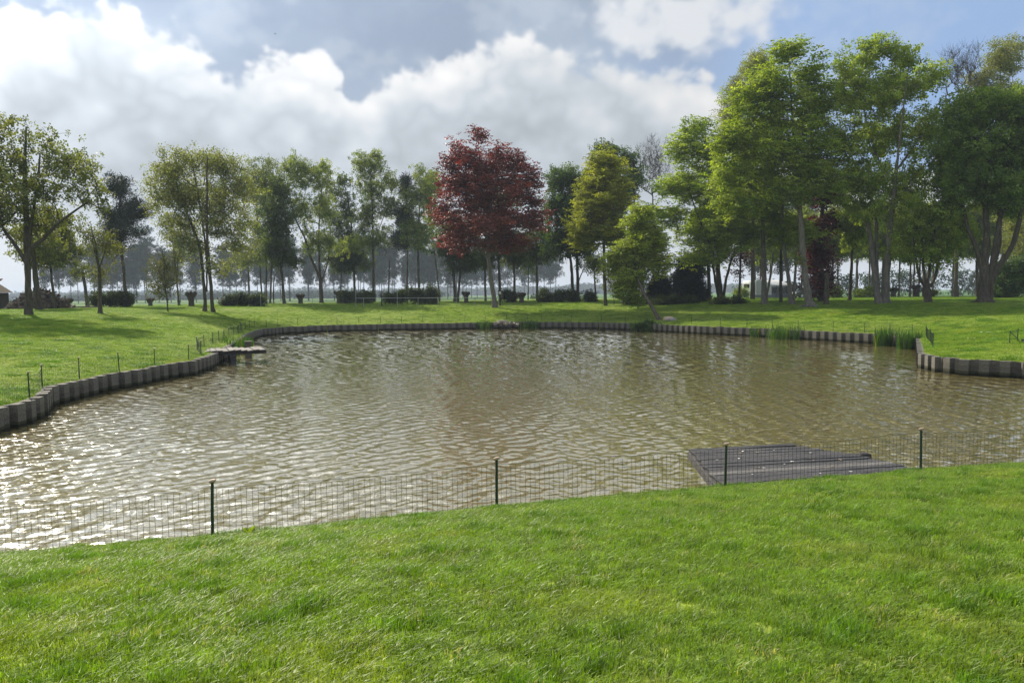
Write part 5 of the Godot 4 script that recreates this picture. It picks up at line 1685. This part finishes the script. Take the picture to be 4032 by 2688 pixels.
	tree("young_tree", "low many-stemmed sapling at the foot of the lime", V(11.45, 1.9, -86.5), [[0, -0.15, 0, 0.04, -0.28, 1.98, 0, 0.03, -0.77, 2.95, 0, 0.02], [0, -0.01, 0, 0.04, 0.25, 2.46, 0.27, 0.03, 0.55, 3.9, 0.42, 0.02]], [[0.06, 2.94, -0.22, 1.36, 1.36, 1.5]], "sparse", 50, "dark")
	tree("maple_tree", "fresh green tree leaning out over the water from the piled wall", V(12.97, 0.88, -67.75), [[0, -0.15, 0, 0.24, -0.46, 0.93, -0.7, 0.21, -0.99, 2.08, -1.56, 0.18, -1.37, 3.22, -2.41, 0.15, -1.63, 5.11, -3.83, 0.11, -1.52, 7.75, -4.5, 0.06], [-1.52, 4.36, -3.27, 0.09, -0.61, 6.23, -3.98, 0.06, 0.53, 7.35, -3.6, 0.03], [-1.44, 3.6, -2.7, 0.08, -2.5, 5.12, -3.69, 0.05, -3.26, 5.88, -4.17, 0.03]], [[-1.44, 6.62, -4.39, 1.71, 1.22, 1.88], [-2.43, 5.31, -5.1, 1.6, 1.33, 1.76], [0.45, 7.16, -4.45, 1.45, 1.22, 1.59], [-0.61, 8.67, -4.81, 1.6, 1.22, 1.76], [-3.34, 5.7, -4.38, 0.76, 0.91, 1], [-1.75, 3.98, -4.55, 1.75, 1.07, 1.93], [0.53, 5.09, -4.2, 1.22, 1.07, 1.34], [-2.2, 2.77, -4.36, 1.22, 0.76, 1.34], [-0.99, 9.69, -4.26, 1.07, 0.69, 1.17], [-1.45, 1.7, -4.56, 0.53, 0.46, 0.59]], "fresh", 460, "dark")
	tree("beech_tree", "bright fresh beech with sweeping branches beside the two black conifers", V(22.24, 2.15, -82.75), [[0.05, -0.15, 0, 0.4, -0.11, 2.5, 0, 0.34, -0.4, 5.27, 0, 0.25, -0.7, 11.23, 0, 0.12], [0.28, -0.01, 0, 0.22, 0.64, 2.49, 0.2, 0.18, 1.18, 4.79, 0.39, 0.12], [-0.19, 0.65, 0, 0.18, -0.76, 3.43, 0.38, 0.15, -1.37, 6.2, 0.76, 0.1], [-0.3, 4.35, 0, 0.12, -2.54, 8.96, 0.94, 0.1, -4.39, 13.55, 1.85, 0.05]], [[-2.66, 18.51, -0.19, 1.67, 1.49, 1.84], [-4.4, 17.26, 0.34, 1.3, 0.74, 1.43], [-3.85, 16.04, 0.48, 1.67, 1.21, 1.84], [-1.55, 15.78, 0.37, 2.56, 2.56, 2.81], [-5.77, 12.42, 0.61, 1.67, 1.39, 1.84], [-3.47, 12.4, 0.92, 2.6, 2.09, 2.86], [-5.4, 9.54, 0.03, 2.42, 1.39, 2.66], [-0.7, 11.23, 0.07, 2.23, 3.25, 3.58], [-2.07, 8.04, -0.69, 2.7, 2.23, 2.97], [0.25, 6.18, 0.58, 2.23, 1.77, 2.45], [-2.62, 4.83, 0.75, 2.23, 1.02, 2.45]], "beech", 520, "dark")
	tree("conifer", "smaller black-green conifer behind the leaning tree", V(17.41, 2.21, -91), [[0, -0.15, 0, 0.12, 0, 2.14, 0, 0.06]], [[0, 0.86, -0.02, 0.92, 1.02, 1.12], [0, 1.88, 0.11, 0.66, 0.72, 0.79]], "yew", 130, "dark")
	tree("conifer", "broad black-green conifer between leaning tree and grey trunks", V(20.2, 2.21, -88), [[0, -0.15, 0, 0.2, -0.06, 3.54, 0, 0.08]], [[0, 1.08, 0.27, 1.58, 1.19, 1.74], [-0.11, 2.66, 0.24, 1.33, 1.29, 1.47], [-0.21, 3.84, -0.15, 0.59, 0.59, 0.65]], "yew", 260, "dark")
	tree("dark_tree", "dark trunk next to the broad black-green conifer", V(22.79, 2.27, -89.25), [[0, -0.15, 0, 0.28, -0.12, 3.49, 0, 0.25, -0.28, 6.47, 0, 0.2, -0.3, 11.91, 0, 0.1]], [[-0.04, 8.45, 0.65, 2.51, 3.01, 3.31], [-1.52, 4.5, 0.12, 2.01, 1, 2.21]], "darkgreen", 140, "dark")
	tree("young_tree", "thin trunk with reddish sprays before the caravan's tail", V(25.36, 2.27, -86.25), [[0, -0.15, 0, 0.18, 0.07, 3.37, 0, 0.15, 0.15, 6.25, 0, 0.11]], [[0.11, 4.81, 0.17, 1.36, 0.58, 1.49], [-0.36, 3.28, -0.06, 0.97, 0.34, 1.07]], "darkcopper", 12, "dark")
	tree("beech_tree", "straight grey-barked beech in front of the caravan", V(24.7, 2.03, -75.75), [[0, -0.15, 0, 0.38, -0.02, 2.45, 0, 0.31, -0.14, 5.83, 0, 0.27, -0.25, 9.19, 0, 0.2, -0.38, 15.02, 0, 0.08], [0.17, 0.33, 0, 0.16, 0.49, 2.45, 0.15, 0.14, 0.76, 4.98, 0.32, 0.11]], [[-2.89, 12.35, 0.56, 2.64, 2.13, 2.9], [-3.29, 9.22, 0.26, 2.47, 1.92, 2.72], [-0.81, 15.44, 0.45, 2.64, 2.13, 2.9], [0.07, 10.85, -1.02, 2.81, 2.34, 3.09], [-1.79, 6.9, -0.61, 2.34, 1.28, 2.57], [-4.12, 7.55, -0.06, 1.28, 0.85, 1.4]], "beech", 500, "grey")
	tree("dark_tree", "dark upright trunk before the awning of the caravan", V(27.05, 2.15, -77.75), [[0, -0.15, 0, 0.2, -0.08, 4.08, 0, 0.18, -0.04, 8.4, 0, 0.14, 0, 12.68, 0, 0.08]], [[0.14, 7.53, 0.25, 2.18, 1.75, 2.4]], "beech", 80, "dark")
	tree("beech_tree", "leaning pale trunk just past the caravan awning", V(26.4, 2.01, -73.25), [[0.04, -0.15, 0, 0.28, -0.23, 2.41, 0, 0.24, -0.58, 4.86, 0, 0.2, -0.86, 7.31, 0, 0.17, -0.81, 11.35, 0, 0.1], [0.21, -0.01, 0, 0.18, 0.51, 2.4, -0.38, 0.16, 0.81, 4.85, -0.77, 0.12]], [[0.05, 6.89, 0.29, 2.06, 1.23, 2.26]], "beech", 90, "grey")
	tree("beech_tree", "tallest beech, thick pale trunk with spreading roots at lawn edge", V(26.45, 1.86, -69), [[0.15, -0.15, 0, 0.5, -0.05, 0.93, 0, 0.38, -0.34, 2.86, 0, 0.34, -0.61, 5.55, 0, 0.31, -0.87, 8.61, 0, 0.27, -1.22, 12.42, 0, 0.2, -1.66, 17.32, 0, 0.1, -1.94, 21.81, 0, 0.04], [-0.87, 8.23, 0, 0.14, -3.13, 11.68, 0.3, 0.12, -5.64, 14.35, 0.57, 0.05], [-0.97, 10.14, 0, 0.14, 1.06, 13.15, -0.93, 0.09, 2.36, 16.15, -1.76, 0.04], [-1.22, 11.66, 0, 0.1, -3.56, 16.21, -0.08, 0.08, -4.73, 19.6, -0.14, 0.04]], [[-2.17, 22.26, -0.29, 1.4, 1.16, 1.54], [-1.04, 22.62, -0.29, 0.78, 0.85, 0.94], [-3.78, 20.15, -0.53, 1.86, 1.55, 2.05], [-0.17, 20.48, -0.21, 1.47, 1.47, 1.62], [-5.78, 17.93, -0.4, 1.63, 1.55, 1.79], [-2.43, 17.7, -0.69, 2.91, 2.13, 3.2], [1, 17.67, -0.76, 1.55, 2.13, 2.35], [-6.8, 14.93, -0.05, 2.02, 1.74, 2.22], [-4.11, 14.15, -0.27, 2.91, 2.13, 3.2], [-0.48, 13.92, 0.25, 2.91, 2.13, 3.2], [-7.16, 11.72, 0.12, 1.71, 1.63, 1.88], [-2.55, 10.72, -0.67, 3.29, 1.86, 3.62], [1.1, 10.87, 0.66, 2.13, 1.74, 2.35], [-5.61, 9.24, -0.82, 2.13, 1.16, 2.35], [-6.57, 9.06, -0.1, 1.4, 0.7, 1.54], [-0.51, 3.94, -0.06, 0.27, 0.35, 0.38]], "beech", 820, "grey")
	tree("copper_beech", "dark copper beech with red sprays clothing its trunk", V(31.26, 2.23, -78), [[0, -0.15, 0, 0.42, -0.07, 2.22, 0, 0.38, -0.2, 4.83, 0, 0.34, -0.27, 7.43, 0, 0.28, 0.12, 10.44, 0, 0.18], [-0.21, 5.7, 0, 0.18, 1.25, 7.41, -0.11, 0.13, 2.63, 8.26, -0.19, 0.07]], [[-0.1, 3.96, -0.71, 0.88, 2.41, 2.65], [-0.33, 1.57, 0.31, 0.61, 1.23, 1.35], [-1.01, 7.22, -0.18, 1.84, 0.96, 2.02], [0.55, 10.86, -0.7, 1.97, 1.23, 2.17], [-1.87, 13.46, 0.14, 1.58, 0.96, 1.74], [1.02, 8.06, -0.36, 1.14, 0.61, 1.25], [-5.15, 17.55, 0.02, 0.61, 0.53, 0.67], [-8.34, 9.67, -0.09, 0.7, 0.53, 0.77], [-2.56, 16.89, 0.04, 0.61, 0.61, 0.67]], "darkcopper", 300, "dark")
	tree("dead_trunk", "cut grey stump-like trunk beside the dark copper beech", V(28.75, 2.01, -70.75), [[0, -0.15, 0, 0.28, -0.02, 1.54, 0, 0.25, 0, 2.84, 0, 0.24]], [], "none", 0, "dark")
	tree("dark_tree", "slim dark trunk alone between copper beech and twin maple", V(34.32, 2.28, -78.5), [[-0.09, -0.15, 0, 0.24, 0.05, 2.15, 0, 0.2, 0.09, 5.65, 0, 0.17, 0.13, 8.69, 0, 0.12]], [[0.24, 7.39, 0.75, 2.12, 1.54, 2.33]], "maple", 100, "dark")
	tree("maple_tree", "large maple on two diverging grey trunks with airy crown", V(32.92, 2.1, -68.75), [[-0.27, -0.15, 0, 0.4, -0.66, 2.16, 0, 0.33, -0.96, 4.46, 0, 0.29, -1.47, 7.14, 0, 0.24, -2.4, 10.19, 0, 0.15, -3.6, 13.6, 0, 0.06], [0.27, -0.01, 0, 0.42, 0.15, 2.15, 0.39, 0.36, 0.02, 5.22, 0.93, 0.32, 0.02, 9.4, 1.68, 0.22, 0.02, 13.56, 2.42, 0.11, 0.12, 18.8, 3.35, 0.04], [-0.39, 0.12, 0, 0.28, -0.51, 2.93, -0.13, 0.25, -0.51, 6.75, -0.3, 0.2, -1.27, 11.31, -0.51, 0.1], [0.01, 10.16, 0, 0.14, 1.75, 12.97, 0.58, 0.1, 3.67, 15.77, 1.17, 0.04], [0.08, 8.26, 0, 0.13, 2.18, 10.7, 0.26, 0.08, 4.11, 13.13, 0.5, 0.04], [-0.01, 11.29, 0, 0.12, -1.34, 15.07, -0.29, 0.08, -1.98, 19.19, -0.6, 0.04]], [[-1.27, 21.86, -0.45, 1.62, 1.31, 1.78], [0.04, 22.7, 0.08, 1.08, 0.7, 1.19], [-3.13, 20.13, 0.09, 1.78, 1.74, 1.95], [1.02, 21.2, 0.52, 1.39, 1.47, 1.61], [-4.23, 17.73, 0.7, 1.39, 1.93, 2.12], [-1.39, 18.07, 0.21, 2.55, 2.12, 2.8], [1.63, 18.78, -0.24, 2.12, 1.74, 2.34], [3.6, 19.32, 0.49, 1, 1.62, 1.78], [-3.23, 14.34, -0.82, 2.12, 2.12, 2.34], [0.57, 14.68, -0.87, 2.9, 2.12, 3.19], [3.68, 15.2, 0.11, 1.31, 2.12, 2.34], [-2.41, 10.75, 0.22, 2.51, 1.85, 2.76], [1.42, 10.52, -0.8, 2.9, 1.74, 3.19], [-1.23, 8.47, 0.33, 3.28, 1.08, 3.61]], "maple", 700, "grey")
	tree("maple_tree", "short-trunked tree forking low into a fan of five limbs", V(36.16, 2.16, -67.25), [[0, -0.15, 0, 0.42, -0.06, 0.9, 0, 0.37, -0.15, 1.58, 0, 0.35], [-0.26, 1.43, 0, 0.2, -0.84, 2.04, 0.18, 0.16, -1.39, 3.54, 0.53, 0.12, -1.92, 5.6, 0.99, 0.06], [-0.18, 1.5, 0, 0.2, -0.41, 3.16, -0.12, 0.16, -0.52, 5.03, -0.25, 0.12, -0.48, 8.38, -0.48, 0.05], [-0.03, 1.5, 0, 0.18, 0.19, 3.52, -0.08, 0.15, 0.51, 5.76, -0.16, 0.1, 0.83, 8.37, -0.26, 0.05], [0.12, 1.39, 0, 0.2, 0.67, 2.21, -0.15, 0.17, 1.12, 3.89, -0.41, 0.14, 1.55, 6.5, -0.81, 0.11, 1.82, 9.47, -1.27, 0.05]], [[-1.08, 6.53, -0.33, 2.08, 1.59, 2.29], [0.86, 7.25, 0.8, 2.19, 1.81, 2.41], [-1.79, 4.59, -0.15, 1.59, 0.98, 1.75], [0.54, 4.57, 0.62, 1.74, 1.21, 1.91], [2.02, 5.75, 0.41, 1.21, 1.28, 1.41]], "maple", 230, "dark")
	tree("maple_tree", "massive many-stemmed dark maple dividing just above the ground", V(38.97, 2.17, -63.75), [[-0.14, -0.15, 0, 0.6, -0.11, 1.56, 0, 0.5, -0.09, 3.34, 0, 0.42, 0, 5.46, 0, 0.33, -0.17, 7.94, 0, 0.27, -0.82, 12.5, 0, 0.1], [0.28, 0.13, 0, 0.4, 0.34, 1.91, 0.1, 0.36, 0.54, 4.04, 0.21, 0.31, 0.82, 6.51, 0.34, 0.27, 1.04, 8.98, 0.48, 0.2, 1.34, 13.52, 0.72, 0.08], [-0.28, 2.45, 0, 0.28, -0.61, 4.41, -0.27, 0.25, -1.19, 5.83, -0.47, 0.21, -1.6, 8.13, -0.78, 0.15, -2.28, 11.47, -1.24, 0.06], [0.46, 1.55, 0, 0.35, 0.85, 2.97, 0.4, 0.31, 1.52, 4.38, 0.81, 0.26, 1.74, 6.86, 1.47, 0.22, 1.75, 8.97, 2.03, 0.17, 2.27, 13.16, 3.16, 0.06], [0.67, 2.97, 0, 0.2, 1.09, 4.74, 0, 0.18, 1.04, 6.51, -0.01, 0.14, 0.69, 8.98, -0.01, 0.08]], [[-2.72, 14.78, -0.12, 1.72, 1.86, 2.05], [-0.38, 15.97, -0.27, 1.97, 1.61, 2.17], [2.28, 15.42, 0.73, 1.97, 1.86, 2.17], [-3.47, 12.18, -0.01, 1.43, 1.72, 1.89], [-0.46, 12.15, -0.46, 2.79, 2.08, 3.07], [2.73, 11.94, -0.04, 2.08, 2.08, 2.28], [-2.7, 9.55, -0.57, 1.97, 1.5, 2.17], [0.68, 9.33, 0.26, 2.79, 1.43, 3.07], [4.47, 12.79, -0.14, 2.15, 3.22, 3.55], [4.05, 9.29, -0.34, 2.15, 1.43, 2.36], [2.14, 7.91, 0.39, 1.79, 0.79, 1.97]], "darkmaple", 900, "dark")
	tree("poplar_tree", "pale silvery-leaved tree rising above the massive dark maple", V(58.61, 2.3, -92), [[0, -0.15, 0, 0.4, -0.29, 6.22, 0, 0.34, -0.62, 14.35, 0, 0.24, -1.2, 24.4, 0, 0.1, -1.44, 29.62, 0, 0.03]], [[-1.79, 27.64, 0.52, 1.65, 2.07, 2.27], [0.32, 28.12, -0.87, 1.24, 2.33, 2.56], [-3.5, 25.18, 0.05, 1.76, 1.86, 2.05], [-0.66, 23.4, -0.54, 3.1, 2.07, 3.41]], "pale", 240, "dark")
	tree("bare_tree", "leafless crown between the airy maple and massive dark maple", V(52.82, 2.3, -92), [[0, -0.15, 0, 0.3, -0.23, 9.34, 0, 0.24, -0.52, 19.46, 0, 0.14]], [[-0.74, 26.2, 0.83, 1.96, 2.48, 2.73]], "bare", 220, "dark")
	tree("poplar_tree", "pale-leaved tree showing above the shoulder of the tallest beech", V(29.9, 2.3, -96), [[0, -0.15, 0, 0.35, -0.08, 9.99, 0, 0.28, -0.59, 20.54, 0, 0.15, -0.33, 28.35, 0, 0.04]], [[0.05, 27.57, 0.47, 1.94, 2.16, 2.37], [-1.79, 24.99, -0.38, 1.94, 1.94, 2.14], [-2.83, 22.13, -0.29, 1.51, 1.62, 1.78], [0.83, 29.38, -0.32, 0.86, 1.19, 1.31]], "pale", 240, "dark")
	tree("birch_tree", "light grey-green tree at the far end of the lawn past the dark maple", V(54.83, 2.3, -84), [[0, -0.15, 0, 0.22, -0.12, 3.88, 0, 0.17, -0.37, 9.47, 0, 0.07]], [[-0.32, 5.98, 1.15, 1.79, 3.07, 3.37], [-0.09, 9.47, -0.26, 1.51, 1.65, 1.82], [-0.45, 2.47, 0.13, 1.6, 1.42, 1.76]], "pale", 170, "dark")
	tree("conifer", "low dark spreading evergreen behind the massive dark maple", V(51.05, 2.3, -80), [[0, -0.15, 0, 0.15, 0.01, 2.86, 0, 0.06]], [[0.14, 1.52, -0.03, 1.35, 1.17, 1.48], [-0.56, 0.85, 0.11, 0.99, 0.72, 1.09], [0.37, 2.86, 0.09, 1.08, 1.08, 1.19]], "darkgreen", 130, "dark")
	tree("oak_tree", "olive-green oak standing beyond the sparse oak, outside the shed's end", V(-44.04, 2.3, -62), [[0, -0.15, 0, 0.34, 0.09, 2.69, 0, 0.3, 0.14, 5.45, 0, 0.2, 0.52, 9.22, 0, 0.1]], [[0.38, 9.9, 0.62, 3.31, 2.79, 3.64], [-0.96, 7.53, -0.82, 2.79, 2.09, 3.07], [1.79, 7.32, 0.42, 2.09, 1.74, 2.3], [0.53, 12.62, -0.32, 2.09, 1.74, 2.3]], "oak", 300, "dark")
	tree("oak_tree", "olive-green oak farthest along the lit lawn bank", V(-52.41, 2.3, -62), [[0, -0.15, 0, 0.34, 0.14, 2.79, 0, 0.3, 0.21, 5.55, 0, 0.2, 0.62, 9.31, 0, 0.1]], [[0.49, 10, 0.09, 3.31, 2.79, 3.64], [-0.87, 7.62, -0.35, 2.79, 2.09, 3.07], [1.88, 7.42, -0.33, 2.09, 1.74, 2.3], [0.66, 12.72, 0.05, 2.09, 1.74, 2.3]], "olive", 300, "dark")
